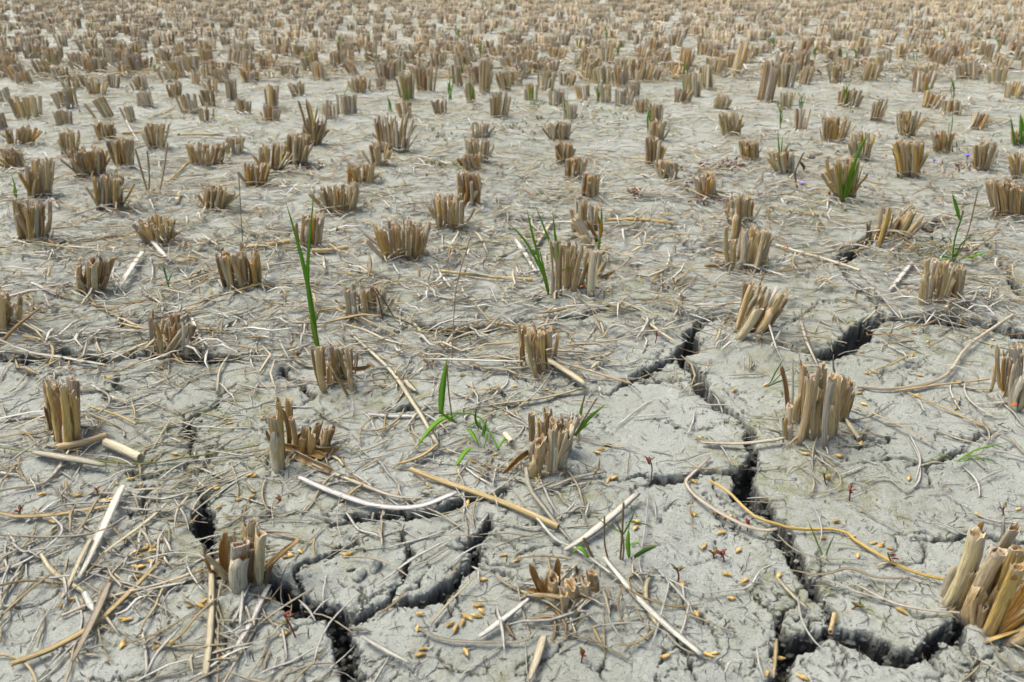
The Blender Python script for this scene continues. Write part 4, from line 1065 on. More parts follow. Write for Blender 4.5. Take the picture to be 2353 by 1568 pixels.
for (ox, oy, sc), pts, w, kd, tn, head in STRAWS:
    P2 = [G(ox + a * sc, oy + b * sc) for a, b in pts]
    y = sum(p[1] for p in P2) / len(P2)
    lay_straw(P2, w * sc * mpp(y), kd, tn, head, 0.0015)

# how thick the litter lies (2353-px places, spread, weight)
BLOBS = [(200,1350,330,1.5),(420,1430,260,1.3),(120,1080,240,1.2),(520,1120,200,.7),(900,1080,230,1.3),(1000,900,160,.7),(1200,1150,160,.8),(1480,1380,200,.6),(300,880,300,.7),(250,640,330,1.0),
         (700,650,260,.8),(850,580,200,.7),(1320,720,160,.9),(1180,900,130,.8),(1080,600,200,.6),(1600,600,160,.7),(2150,700,160,.7),(2250,600,200,.9),(2300,980,160,.8),(300,480,420,1.1),(900,430,400,1.1),(1500,450,330,.9),
         (2000,400,400,.8),(1200,300,900,1.2),(400,280,600,1.2),(2000,250,500,1.0),(720,1180,150,1.0),(1280,1130,110,.9),(1330,1420,140,.8),(2300,1560,120,1.1),(1900,1040,120,.6),(560,1560,200,.9),(1020,1500,260,.35),
         (1700,1300,300,.22),(2100,1150,300,.22),(1600,1000,200,.12),(2000,850,250,.15),(1450,800,200,.2),(1100,1330,200,.25)]
BX = np.array(BLOBS, float)
def litter(X, Y):
    X, Y = np.asarray(X, float)[:, None], np.asarray(Y, float)[:, None]
    d = ((X - BX[:, 0]) ** 2 + ((Y - BX[:, 1]) * 1.5) ** 2) / BX[:, 2] ** 2
    return (np.exp(-d) * BX[:, 3]).sum(1)

def sample_litter(n, rs, ymin, ymax, power):
    """points on the mud, denser where the litter is thick"""
    out = []
    while len(out) < n:
        k = 4000
        d = ymin + (ymax - ymin) * rs.random(k) ** power
        x = (rs.random(k) * 2 - 1) * 0.75 * (d * CP + CAM_H * SP)
        dep = d * CP + CAM_H * SP
        X = 1176.5 + FPX * x / dep; Y = 784 - FPX * (d * SP - CAM_H * CP) / dep
        wgt = litter(X, Y)
        keep = rs.random(k) < np.clip(wgt, 0.03, 1.4) ** 1.6 / 1.72
        out += list(zip(x[keep], d[keep]))
    return out[:n]

WORDS = {'white': 'whitish', 'light': 'pale', 'grey': 'grey', 'gtan': 'grey-tan', 'tan': 'tan', 'pink': 'mauve-grey', 'gold': 'golden', 'brown': 'brown'}
rs = np.random.default_rng(23)
for x, y in sample_litter(420, rs, 0.36, 1.5, 1.1):
    if n_straw >= 296: break
    L = random.uniform(.025, .11); a = random.gauss(0.5, 1.0); c = random.gauss(0, 14)
    P2 = []; px, py = x - math.cos(a) * L / 2, y - math.sin(a) * L / 2
    aa = a
    for k in range(5):
        P2.append((px, py)); px += math.cos(aa) * L / 4; py += math.sin(aa) * L / 4; aa += c * L / 4 + random.gauss(0, .22)
    if min(p[1] for p in P2) < 0.3: continue
    w = random.uniform(.001, .003) if random.random() < .75 else random.uniform(.003, .0052)
    kd = 'b' if random.random() < .8 else 't'
    tn = random.choice(['white', 'white', 'light', 'light', 'light', 'grey', 'gtan', 'tan', 'pink'])
    hd = ('long ' if L > .075 else 'short ' if L < .04 else '') + ('curled ' if abs(c) > 14 else '') + ('broad ' if w > .003 else '') + WORDS[tn] + (' straw blade' if kd == 'b' else ' straw stem')
    lay_straw(P2, w if kd == 'b' else w * .8, kd, tn, hd)

def mass(name, pts, Lr, Wr, cols, mat, label, cat, segs=6, curl=16, lift=0.001, seed=1, heading=None, hump=.004, drop=False):
    """very many thin pieces as one object: three-sided curved slivers resting on the mud"""
    rs = np.random.default_rng(seed)
    P = np.array(pts)
    if drop:                                          # nothing lies over an open crack
        P = P[np.abs(true_z(P[:, 0], P[:, 1]) - ground_z(P[:, 0], P[:, 1])) < .010]
    N = len(P)
    L = rs.uniform(*Lr, N) * rs.uniform(.5, 1, N); W = rs.uniform(*Wr, N)
    a = rs.uniform(0, 6.283, N) if heading is None else rs.normal(heading, .8, N) + np.pi * rs.integers(0, 2, N)
    c = rs.normal(0, curl, N); wob = rs.normal(0, .08, (N, segs)) * (1 + 4 * (rs.random((N, segs)) < .06))
    x = np.zeros((N, segs)); y = np.zeros((N, segs)); ang = np.zeros((N, segs))
    px, py, aa = P[:, 0] - np.cos(a) * L / 2, P[:, 1] - np.sin(a) * L / 2, a.copy()
    for k in range(segs):
        x[:, k], y[:, k], ang[:, k] = px, py, aa
        px = px + np.cos(aa) * L / (segs - 1); py = py + np.sin(aa) * L / (segs - 1)
        aa = aa + c * L / (segs - 1) + wob[:, k]
    z = ground_z(x, y)
    for cx, cy, r in CLUMP_POS:
        if cy > 3: continue
        near = np.hypot(P[:, 0] - cx, P[:, 1] - cy) < 0.12
        if near.any(): z[near] += 0.006 * np.exp(-((x[near] - cx) ** 2 + (y[near] - cy) ** 2) / (1.6 * r) ** 2)
    t = np.linspace(0, 1, segs)[None]
    z = z + lift + W[:, None] * .3 + hump * rs.random((N, 1)) * np.sin(np.pi * t * rs.uniform(.6, 1.6, (N, 1)) + rs.uniform(0, 1.2, (N, 1))) ** 2 + rs.random((N, 1)) * lift * 2
    nx_, ny_ = -np.sin(ang), np.cos(ang)
    tw = rs.uniform(-.4, .4, (N, 1)) + t * rs.uniform(-.6, .6, (N, 1))
    hw = W[:, None] * .5 * (1 - .55 * np.abs(2 * t - 1) ** 3)
    l = np.stack([x - nx_ * hw * np.cos(tw), y - ny_ * hw * np.cos(tw), z - hw * np.sin(tw)], -1)
    r = np.stack([x + nx_ * hw * np.cos(tw), y + ny_ * hw * np.cos(tw), z + hw * np.sin(tw)], -1)
    u = np.stack([x, y, z + hw * .22], -1)
    V = np.stack([l, u, r], 2).reshape(-1, 3)          # N, segs, 3
    base = (np.arange(N) * segs * 3)[:, None, None]
    i = np.arange(segs - 1)[None, :, None] * 3; j = np.arange(3)[None, None, :]; j2 = (j + 1) % 3
    F = np.stack([base + i + j, base + i + j2, base + i + 3 + j2, base + i + 3 + j], -1).reshape(-1, 4)
    S = np.stack(np.broadcast_arrays(np.array([0, .5, 1])[None, None, :] + rs.random((N, 1, 1)) * 40, np.broadcast_to(t[:, :, None], (N, segs, 3)) + rs.random((N, 1, 1)) * 9, np.zeros((N, segs, 3))), -1).reshape(-1, 3)
    C = np.array([TONE[k] if isinstance(k, str) else k for k in cols])[rs.integers(0, len(cols), N)] * rs.uniform(.8, 1.15, (N, 1))
    C = np.concatenate([C, np.ones((N, 1))], 1)
    T = np.repeat(C, segs * 3, 0)
    me = bpy.data.meshes.new(name)
    me.vertices.add(len(V)); me.vertices.foreach_set('co', V.astype('f').ravel())
    me.loops.add(F.size); me.loops.foreach_set('vertex_index', F.ravel().astype(np.int32))
    me.polygons.add(len(F)); me.polygons.foreach_set('loop_start', np.arange(0, F.size, 4, dtype=np.int32))
    me.polygons.foreach_set('use_smooth', np.ones(len(F), bool))
    me.update(calc_edges=True)
    q = me.attributes.new('suv', 'FLOAT_VECTOR', 'POINT'); q.data.foreach_set('vector', S.astype('f').ravel())
    q = me.attributes.new('tint', 'FLOAT_COLOR', 'POINT'); q.data.foreach_set('color', T.astype('f').ravel())
    me.materials.append(mat)
    o = bpy.data.objects.new(name, me); COL.objects.link(o)
    o.color = (1, 1, 1, 1)
    tag(o, label, cat, None, 'stuff')
    return o
pale = ['white', 'white', 'white', 'white', 'light', 'light', 'light', 'grey', 'gtan', 'tan']
rs = np.random.default_rng(51)
near_p = sample_litter(6400, rs, 0.30, 1.8, 1.0)
mid_p = sample_litter(13500, rs, 0.75, 3.6, 0.85)
far_p = sample_litter(15000, rs, 3.0, 11.0, 1.1)
mass('straw_litter', near_p, (.012, .085), (.0006, .0027), pale, STRAW_MASS, 'scattered small straw litter covering the near mud', 'straw litter', 7, 8, .001, 61)
mass('straw_litter', mid_p, (.02, .12), (.0012, .0048), pale + ['brown', 'tan', 'gtan', 'brown', 'pink'], STRAW_MASS, 'pale straw litter between the middle stubble rows', 'straw litter', 4, 9, .0035, 62, 0.0, .011)
mass('straw_litter', far_p, (.05, .22), (.003, .009), pale + ['tan', 'gtan', 'gtan', 'brown', 'brown', 'pink'], STRAW_MASS, 'straw litter covering the ground of the far rows', 'straw litter', 4, 6, .005, 65, 0.0, .02)
# chaff and root hairs caught at the foot of the clumps
tuft = []
for cx, cy, r in CLUMP_POS:
    if cy > 2.2: continue
    for k in range(26 if cy < 1.2 else 14):
        a = random.uniform(0, 6.28); d = abs(random.gauss(.03, .016))
        tuft.append((cx + math.cos(a) * d, cy + math.sin(a) * d * .8))
mass('chaff', tuft, (.012, .05), (.0008, .003), ['tan', 'gtan', 'light', 'brown', 'grey'], STRAW_MASS, 'brownish chaff and leaf scraps gathered round the stubble feet', 'chaff', 6, 25, .001, 63, None, .007)
rp = []
for k in range(11000):
    d = 0.3 + 1.7 * random.random() ** 1.35
    rp.append((random.uniform(-1, 1) * .74 * depth_at(d), d))
mass('rootlets', rp, (.003, .013), (.0003, .0008), [(.16, .125, .075), (.10, .085, .06), (.22, .18, .11), (.30, .27, .18)], STRAW_MASS, 'fine dark root hairs and crumbs sprinkled over the mud', 'root hairs', 4, 60, .0002, 64, None, .0015, True)

# ------------------------------------------------------------------ rice grains
GR = {
 Z1: [(945,740),(1000,730),(1035,680),(965,705),(1004,752),(895,760),(925,790),(985,820),(890,855),(920,855),(1030,805),(890,915),(825,965),(395,500),(345,555),(360,608),(280,375),(515,385),(690,415),(740,408),(1010,405),(1400,335),(1420,460),(1545,410),(1630,390),(850,275),(760,300),(920,310),(1135,115),(1860,795),(1890,775),(1950,755),(2255,775),(470,1050),(400,1090),(800,1190),(830,1198),(1245,1130),(1305,1125),(1330,1100),(805,1350),(1035,1380),(1115,1355),(1410,1400),(1440,1390),(1455,1440),(1850,1280),(1620,250),(1655,256)],
 Z2: [(520,1175),(505,1265),(925,955),(1145,835),(1060,810),(895,1115),(825,1185),(885,1180),(915,1155),(715,1240),(790,1225),(750,1265),(815,1405),(545,1390),(520,1430),(40,778),(860,175),(1010,125),(1160,325),(1230,295),(1270,320),(1350,285),(1300,300),(1660,125),(1690,95),(1730,60),(1730,305),(1770,290),(1420,558),(1915,570),(1910,612),(2285,290),(2285,510),(2210,975),(2300,1160),(2095,1440),(825,460),(580,330)],
 Z3: [(190,290),(190,510),(345,500),(385,525),(420,525),(440,552),(370,630),(255,715),(478,745),(400,900),(520,945),(735,905),(110,975),(205,1155),(430,1055),(280,1420),(325,1410),(10,1440),(890,1555),(1110,545),(1020,665),(1210,650),(1245,770),(1350,680),(1395,695),(1460,715),(1530,1130),(1590,240),(2035,475),(2300,435),(1055,250),(920,95),(1275,20),(1135,105),(625,410),(740,1440),(670,1530),(2030,830)],
 Z6: [(670,945),(230,1305),(285,325),(330,300),(1630,620),(1720,675),(1290,740),(1620,755),(1670,890),(1370,870),(1330,875),(1275,1000),(1655,1010),(1910,1085),(1305,1070),(460,985),(1450,215),(1480,203),(2150,660),(2130,700),(2100,600),(1180,425),(1275,1330)],
 Z5: [(1250,520),(1030,955),(1140,960),(800,880),(230,1138),(1090,1140),(1600,690),(910,695),(1340,425),(1530,400),(1750,320),(1360,985)],
 Z4: [(690,905),(1060,850),(1710,1165),(180,895),(390,850),(250,908),(1500,1198),(1750,745),(1755,455),(2100,160),(880,490),(720,910)],
}
gm = []
for k in range(6):
    mb = MB(); r = random.Random(k)
    L, W, H = .0080 * r.uniform(.85, 1.1), .0027 * r.uniform(.9, 1.15), .0024
    rr, ss = [], []
    for i in range(7):
        v = i / 6; c = math.sin(math.pi * min(.985, max(.015, v))) ** .7
        rr.append([Vector(((v - .5) * L, math.cos(6.2832 * j / 8) * W * .5 * c + .0006 * math.sin(3.14 * v) * r.uniform(-1, 1), math.sin(6.2832 * j / 8) * H * .5 * c * (1.12 if j in (1, 3) else 1) + H * .45)) for j in range(8)])
        ss.append([(j / 8, v, 0) for j in range(8)])
    mb.grid(rr, ss)
    o = mb.build('rice_grain', GRAIN); me = o.data; bpy.data.objects.remove(o)
    gm.append(me)
GG = 'loose golden rice grains on the mud'
for (ox, oy, sc), L in GR.items():
    for a, b in L:
        x, y = G(ox + a * sc, oy + b * sc)
        z = gz(x, y)
        lab = uniq('golden rice grain', x, y, z) or uniq('yellow rice grain', x, y, z) or uniq('ochre rice grain close to another', x, y, z) or uniq('rice grain touching its neighbour', x, y, z)
        if lab is None: continue
        o = bpy.data.objects.new('rice_grain', random.choice(gm)); COL.objects.link(o)
        o.location = (x, y, z + .0006); o.rotation_euler = (random.uniform(-.5, .5), random.uniform(-.15, .15), random.gauss(.4, .7))
        s = random.uniform(.9, 1.15); o.scale = (s, s, s)
        tag(o, lab, 'rice grain', GG)

# ------------------------------------------------------------------ green shoots and weeds
GREEN = (.24, .50, .05, 1); YG = (.30, .44, .06, 1); DRYG = (.30, .22, .10, 1); DKG = (.13, .30, .05, 1)  # GREEN lightened to give upright blades the brightness that weak skylight leaves out
def blade(parent, loc, P, w, color=GREEN, name='leaf', n=11, taper=(.55, .06), fold=.35, up=None):
    mb = MB()
    strip(mb, smooth_path(P, n), w, .06, taper, up or Vector((0, -1, .25)), random.uniform(-.5, .5), 0, fold)
    return mb.build(name, LEAF, parent, loc, color)
def stem(parent, loc, P, r, color=DRYG, mat=None, name='stem'):
    mb = MB(); tube(mb, smooth_path(P, 8), r, 6)
    return mb.build(name, mat or LEAF, parent, loc, color)
def shoot(label, base, leaves, name='grass_shoot', cat='grass', group='green shoots in the field'):
    """base px; leaves: (points px, width px, colour, kind) kind u upright plane, g along the mud"""
    x, y = G(*base); z = gz(x, y); loc = (x, y, z)
    e = empty(name, loc); tag(e, label, cat, group)
    k = mpp(y)
    for item in leaves:
        pts, w, colr, kd = item[:4]
        dy = random.uniform(-.012, .012)
        P = []
        for i, p in enumerate(pts):
            if kd == 'g':
                gx, gy = G(*p); P.append(Vector((gx, gy, gz(gx, gy) + .003 + .010 * math.sin(math.pi * min(1, .15 + i / (len(pts) - .5))))))
            else:
                v = up_at(p[0], p[1], y); v.y += dy * i / max(1, len(pts) - 1); v.z = max(v.z, z - .004); P.append(v)
        if len(item) > 4: stem(e, loc, P, w * .5 * k, colr, STRAW if colr[0] > colr[1] else None)
        else: blade(e, loc, P, w * k * .85, colr, up=Vector((0, -.3, 1)) if kd == 'g' else None)
    return e
shoot('tall bright green two-bladed shoot rising from a stubble clump', (735,808), [([(730,800),(718,720),(692,600),(652,465)],11,GREEN,'u'),([(727,775),(712,700),(706,610),(722,425)],10,GREEN,'u'),([(732,805),(726,760),(716,712)],15,YG,'u'),([(730,790),(722,750),(738,705)],5,YG,'u')])
shoot('spray of slim green blades leaning away beside a wide clump', (1262,680), [([(1261,677),(1245,625),(1205,555),(1163,515)],7,GREEN,'u'),([(1260,677),(1240,600),(1222,530),(1210,475)],7,GREEN,'u'),([(1262,670),(1250,620),(1238,560)],6,YG,'u')])
shoot('pair of green blades standing inside the wide clump', (1287,660), [([(1285,650),(1282,610),(1265,560),(1228,466)],9,GREEN,'u'),([(1285,650),(1283,590),(1275,540),(1269,480)],8,GREEN,'u'),([(1284,630),(1300,615),(1335,615)],4,YG,'u')])
shoot('yellowing blade with an orange middle beside a pale clump', (1372,585), [([(1373,580),(1377,560),(1380,535)],7,YG,'u'),([(1380,545),(1381,520),(1383,505)],10,(.62,.34,.05,1),'u'),([(1381,515),(1382,500),(1381,472)],6,GREEN,'u')])
shoot('sprawling green weed with broad blades on the bare mud', (1100,1010), [([(1013,952),(1016,900),(1026,832)],17,GREEN,'u'),([(1050,972),(1030,962),(1002,945)],9,GREEN,'u'),([(1048,972),(1005,1000),(955,1042)],15,GREEN,'g'),([(1050,1096),(1074,1072),(1094,1048)],13,GREEN,'g'),([(1098,1040),(1080,1020),(1064,1002)],11,GREEN,'g'),([(1110,1002),(1113,985),(1118,960)],9,GREEN,'u'),([(1108,1005),(1095,1000),(1078,992)],9,DKG,'g'),([(1145,1055),(1160,1045),(1172,1035)],7,GREEN,'g'),([(1100,985),(1092,960),(1096,935)],6,DKG,'u'),([(1108,1020),(1120,1032),(1112,1045)],6,DKG,'g'),
      ([(1146,1058),(1120,1010),(1095,980),(1050,968),(1010,965)],5,DKG,'g','s'),([(1040,970),(1032,900),(1028,830)],3,DRYG,'u','s')],'creeping_weed','weed')
shoot('green shoot with dry stems behind the round crowded clump', (1318,1010), [([(1318,1008),(1350,965),(1392,930)],10,GREEN,'u'),([(1322,985),(1330,950),(1338,915)],10,GREEN,'u'),([(1320,1000),(1340,988),(1358,985)],9,GREEN,'u'),([(1318,1005),(1345,960),(1372,918)],4,DRYG,'u','s'),([(1316,1005),(1335,940),(1345,905)],4,DRYG,'u','s')])
shoot('small weed with pointed green leaves and dry brown stems', (1428,1300), [([(1446,1282),(1444,1255),(1449,1233)],12,GREEN,'u'),([(1450,1284),(1480,1262),(1512,1247)],12,DKG,'u'),([(1440,1285),(1460,1290),(1475,1285)],7,GREEN,'g'),([(1432,1228),(1445,1195),(1460,1152)],6,GREEN,'u'),([(1430,1225),(1400,1218),(1368,1205)],4,YG,'u'),([(1448,1200),(1475,1200),(1505,1208)],4,YG,'u'),([(1424,1300),(1430,1230),(1434,1160)],5,DRYG,'u','s'),([(1430,1300),(1432,1240),(1415,1190)],4,DRYG,'u','s'),([(1400,1300),(1388,1240),(1387,1175)],4,DRYG,'u','s'),([(1386,1340),(1365,1290),(1343,1250)],7,DRYG,'u','s'),([(1350,1318),(1330,1308),(1312,1302)],12,GREEN,'g')],'leafy_weed','weed')
shoot('thin green grass creeping flat over the mud beside the frame edge', (2200,1070), [([(2195,1069),(2240,1052),(2330,1015)],5,GREEN,'g'),([(2195,1069),(2160,1066),(2120,1068)],4,YG,'g'),([(2200,1070),(2260,1075),(2330,1090)],4,DKG,'g'),([(2200,1068),(2230,1068),(2290,1070)],3,DKG,'g')])
shoot('leggy weed of thin dark stems with one green tip blade', (2190,605), [([(2188,600),(2192,545),(2202,505),(2205,480)],4,DKG,'u','s'),([(2205,505),(2195,475),(2184,442)],9,GREEN,'u'),([(2190,600),(2215,560),(2232,500),(2245,440)],3,DRYG,'u','s'),([(2195,605),(2240,570),(2290,530)],3,DRYG,'u','s'),([(2190,605),(2205,560),(2222,540)],4,DKG,'u','s'),([(2180,600),(2150,585),(2105,560)],7,DKG,'g'),([(2200,605),(2235,605),(2275,585)],8,GREEN,'g'),([(2190,608),(2165,612),(2135,605)],7,GREEN,'g'),([(2195,600),(2180,585),(2170,570)],6,GREEN,'g')],'leggy_weed','weed')
shoot('cluster of yellow-green blades sprouting through a tall clump', (1938,475), [([(1935,470),(1930,430),(1924,365)],8,YG,'u'),([(1938,470),(1950,420),(1975,345),(2000,305)],8,GREEN,'u'),([(1940,470),(1945,420),(1960,370)],8,YG,'u'),([(1942,465),(1962,410),(1978,360)],6,GREEN,'u'),([(1940,465),(1938,420),(1948,385)],6,YG,'u')])
shoot('small green sprout on top of a stubble clump', (1796,408), [([(1795,400),(1792,350),(1790,298)],5,GREEN,'u'),([(1797,400),(1800,360),(1815,322)],5,YG,'u'),([(1796,400),(1797,350),(1802,312)],4,GREEN,'u')])
shoot('upright green blades cut by the frame edge', (2335,340), [([(2330,335),(2324,300),(2318,265)],8,YG,'u'),([(2340,335),(2342,300),(2338,258)],10,GREEN,'u'),([(2345,330),(2350,300),(2352,270)],9,GREEN,'u')])
shoot('slim green blade by the frame edge under a tan clump', (38,458), [([(38,456),(32,430),(20,400)],7,GREEN,'u'),([(38,456),(34,440),(40,415)],4,YG,'u')])
shoot('tiny upright green stem between two pale clumps', (388,662), [([(388,660),(384,640),(376,605)],5,DKG,'u'),([(387,655),(383,635),(370,600)],4,GREEN,'u'),([(386,650),(390,640),(394,628)],4,GREEN,'u')])
shoot('thin dark green grass leaning beside the broad crack clump', (1766,888), [([(1766,888),(1785,860),(1810,828)],4,DKG,'u'),([(1766,888),(1790,875),(1815,868)],4,DKG,'u'),([(1768,888),(1795,855),(1822,838)],3,DKG,'u')])
shoot('tiny V-shaped green seedling in the open mud', (1894,1286), [([(1894,1286),(1885,1262),(1866,1212)],5,YG,'u'),([(1895,1286),(1908,1262),(1928,1234)],5,YG,'u'),([(1895,1288),(1894,1275),(1894,1262)],6,DRYG,'u')])
shoot('single bright green blade among the far clumps', (1572,212), [([(1571,210),(1571,180),(1573,138)],6,GREEN,'u')])
shoot('long thin pale dry stem standing tall over the plates', (1040,840), [([(1038,835),(1043,730),(1050,650),(1082,540)],2.2,(.50,.40,.26,1),'u','s')],'dry_stem','dry stem','thin dry stems')
shoot('thin brown dry stem rising behind a pale clump', (560,600), [([(560,600),(556,520),(550,405)],2.2,DRYG,'u','s')],'dry_stem','dry stem','thin dry stems')
shoot('dark bent grass stem over the short weathered clump', (880,735), [([(880,735),(872,690),(862,662)],3,(.12,.09,.05,1),'u','s'),([(862,662),(884,695),(905,735)],3,(.20,.14,.06,1),'u','s')],'dry_stem','dry stem','thin dry stems')
shoot('thin reddish stem stretched across the front of a clump', (800,905), [([(640,868),(720,880),(800,884),(900,878),(1005,882)],2.4,(.34,.20,.14,1),'u','s')],'dry_stem','dry stem','thin dry stems')
shoot('few tan dry stems standing alone in the litter', (340,445), [([(338,440),(330,400),(316,340)],5,(.46,.36,.20,1),'u','s'),([(342,442),(345,400),(342,345)],4,(.42,.32,.18,1),'u','s'),([(368,436),(374,395),(382,330)],4,(.44,.34,.2,1),'u','s')],'dry_stem','dry stem','thin dry stems')
shoot('dark brown withered twig beside a violet flower', (1830,440), [([(1832,440),(1828,400),(1840,370),(1850,352)],4,(.13,.09,.06,1),'u','s'),([(1838,372),(1848,385),(1850,395)],8,(.17,.12,.08,1),'u')],'withered_twig','twig','thin dry stems')
for lab, b, hts in [('yellow-green shoots inside a mid-field clump', (936,244), 50),('slim pale green shoots beside a mid-field clump',(1084,240),58),('thick green shoots round a pale stalk',(1222,236),46),('thin green shoots below the double clump',(897,258),42),
                    ('sunlit green shoots in a far clump',(1945,250),70),('far green shoots over a brown clump',(1930,140),36),('light green shoots in the far rows',(2190,232),62),('small far green blades',(1050,98),46),('tall far green blade',(1105,135),46),
                    ('low green blades on a far clump',(355,166),20),('far yellow-green shoot near the middle',(1775,118),40),('faint green shoots near the top',(1330,120),36),('green shoots between far clumps',(1980,118),34),('green shoots at the edge of the far rows',(2250,112),36),
                    ('faint green blades amid crowded rows',(780,115),44),('yellowish blades in crowded rows',(650,118),34),('green tuft beside the crowded rows',(1420,130),34)]:
    shoot(lab, b, [([(b[0] + random.uniform(-5, 5), b[1]), (b[0] + random.uniform(-5, 5), b[1] - hts * .5), (b[0] + random.uniform(-10, 10), b[1] - hts * random.uniform(.7, 1))], random.uniform(2, 3.4), random.choice([GREEN, YG, YG]), 'u') for k in range(4)])

rg = random.Random(77)
for k in range(26):
    b = (rg.uniform(1150, 2345), rg.uniform(75, 330)) if k < 20 else (rg.uniform(20, 1100), rg.uniform(75, 260))
    h = 14 + (b[1] + 60) * .16
    gx, gy = G(*b); colr = rg.choice([GREEN, YG, YG])
    lab = uniq('fine ' + ('green' if colr is GREEN else 'yellow-green') + ' grass wisp', gx, gy, 0)
    if lab is None: continue
    shoot(lab, b, [([(b[0] + rg.uniform(-3, 3), b[1]), (b[0] + rg.uniform(-6, 6), b[1] - h * .5), (b[0] + rg.uniform(-14, 14), b[1] - h * rg.uniform(.6, 1.1))], rg.uniform(1.8, 3.2), colr, 'u') for q in range(rg.randint(2, 4))])

# ------------------------------------------------------------------ small seedlings, petals, flowers
def seedling(label, bx, by, ty, colr='red', lean=0):
    x, y = G(bx, by); z = gz(x, y); loc = (x, y, z)
    top = up_at(bx + lean, ty, y)
    h = max(.006, top.z - z)
    e = empty('seedling', loc); tag(e, label, 'seedling', 'small red-stemmed seedlings')
    P = [Vector(loc), Vector(loc).lerp(top, .5) + Vector((random.uniform(-.1, .1) * h, 0, 0)), top]
    mb = MB(); tube(mb, smooth_path(P, 6), .0006, 5); mb.build('stem', RED, e, loc)
    for k in range(random.randint(4, 6)):
        a = random.uniform(0, 6.28); f = random.uniform(.55, 1)
        b0 = Vector(loc).lerp(top, f); l = random.uniform(.003, .006)
        b1 = b0 + Vector((math.cos(a) * l, math.sin(a) * l, l * random.uniform(.2, .9)))
        mb = MB(); strip(mb, [b0, b0.lerp(b1, .35), b0.lerp(b1, .7), b1], .0024, .1, (.4, .2), fold=.3)
        mb.build('leaf', REDLEAF if (colr == 'green' or random.random() < .35) else RED, e, loc)
for lab, bx, by, ty, c, ln in [
 ('spindly dark red seedling beside a thin crack',1495,1112,1050,'red',-3),('red stemmed seedling with green tip near the lower pale straws',1558,1348,1305,'green',-3),('tiny green seedling on a rice grain',1899,1114,1088,'green',-4),
 ('small brownish seedling on the smooth plate',1952,1150,1125,'red',2),('brown headed seedling on a thin straw',1662,1300,1268,'red',-6),('tiny seedling by the golden knotted stem',1716,1228,1206,'red',2),('dry seedling leaning over the golden stem',2056,1302,1270,'red',-16),
 ('red seedling flopped towards a dark crack',1955,1408,1392,'green',18),('bent red seedling with pink leaves beside the chunky clump',680,1472,1412,'red',-28),('small red seedling crossing a pale blade',230,1150,1124,'red',-8),
 ('flat little red seedling near the split clump',632,1168,1150,'red',14),('dark red seedling by the frame edge',38,1194,1172,'red',8),('tiny red seedling above the central plate',1506,784,762,'red',3),('faint red seedling behind the crack junction',1546,662,640,'red',2),
 ('tiny dark seedling on the far plate',1112,612,598,'red',0),('pale seedling near the wide clump',1570,700,684,'red',0),('small green leaf pair by the petals',1800,600,588,'green',4),('red seedling at the broken low clump',1335,1532,1500,'red',6),
 ('tiny reddish seedling among the grains',1640,1290,1272,'red',0),('dark seedling with bent head at the frame edge',2310,1190,1165,'red',-4)]:
    seedling(lab, bx, by, ty, c, ln)

def flower(label, X, Y, mat, size, name='flower', cat='flower', lift=.012):
    x, y = G(X, Y); z = gz(x, y); loc = (x, y, z)
    e = empty(name, loc); tag(e, label, cat)
    s = size * mpp(y)
    c = Vector(loc) + Vector((0, 0, lift))
    n = 5
    for k in range(n):
        a = 6.283 * k / n + random.uniform(-.2, .2)
        d = Vector((math.cos(a), math.sin(a) * .8, .5)) * s * .5
        mb = MB(); strip(mb, [c, c + d * .5 + Vector((0, 0, s * .12)), c + d], s * .42, .08, (.5, .6), fold=.2)
        mb.build('petal', mat, e, loc)
    if lift > .006:
        mb = MB(); tube(mb, [Vector(loc), Vector(loc) + Vector((.001, 0, lift * .5)), c], .0005, 5); mb.build('stem', REDLEAF, e, loc)
flower('small violet flower on the mud beside a brown twig', 1840, 447, PETAL_P, 18)
flower('violet flower among reddish weeds by a tan clump', 2220, 372, PETAL_P, 20)
flower('pale violet flower ahead of the reddish weeds', 2144, 382, PETAL_P, 15)
flower('violet flower behind the tan clump with weeds', 2287, 371, PETAL_P, 13)
flower('tiny far violet flower in the weedy patch', 1258, 146, PETAL_P, 9)
def petal(label, X, Y, mat, size, h):
    x, y = G(X, Y); z = gz(x, y) + h
    s = size * mpp(y)
    mb = MB(); c = Vector((x, y, z))
    strip(mb, [c + Vector((-s * .5, 0, 0)), c + Vector((-s * .2, 0, s * .25)), c + Vector((s * .2, 0, s * .3)), c + Vector((s * .5, 0, s * .05))], s * .5, .05, (.4, .3), up=Vector((0, -.5, .8)), twist=1.2, fold=.25)
    o = mb.build('petal_scrap', mat, None, tuple(c)); tag(o, label, 'petal')
petal('bright orange petal caught on a grey stalk by the frame edge', 2314, 985, PETAL_O, 18, .030)
petal('orange petal on the long pale culm', 1803, 578, PETAL_O, 13, .006)
petal('dark red petal stuck on a slanting stalk', 1772, 600, PETAL_R, 10, .022)
petal('small orange petal on the wide clump', 1336, 700, PETAL_O, 9, .030)
petal('orange crumb in the lip of the slanting clump', 1670, 782, PETAL_O, 10, .003)

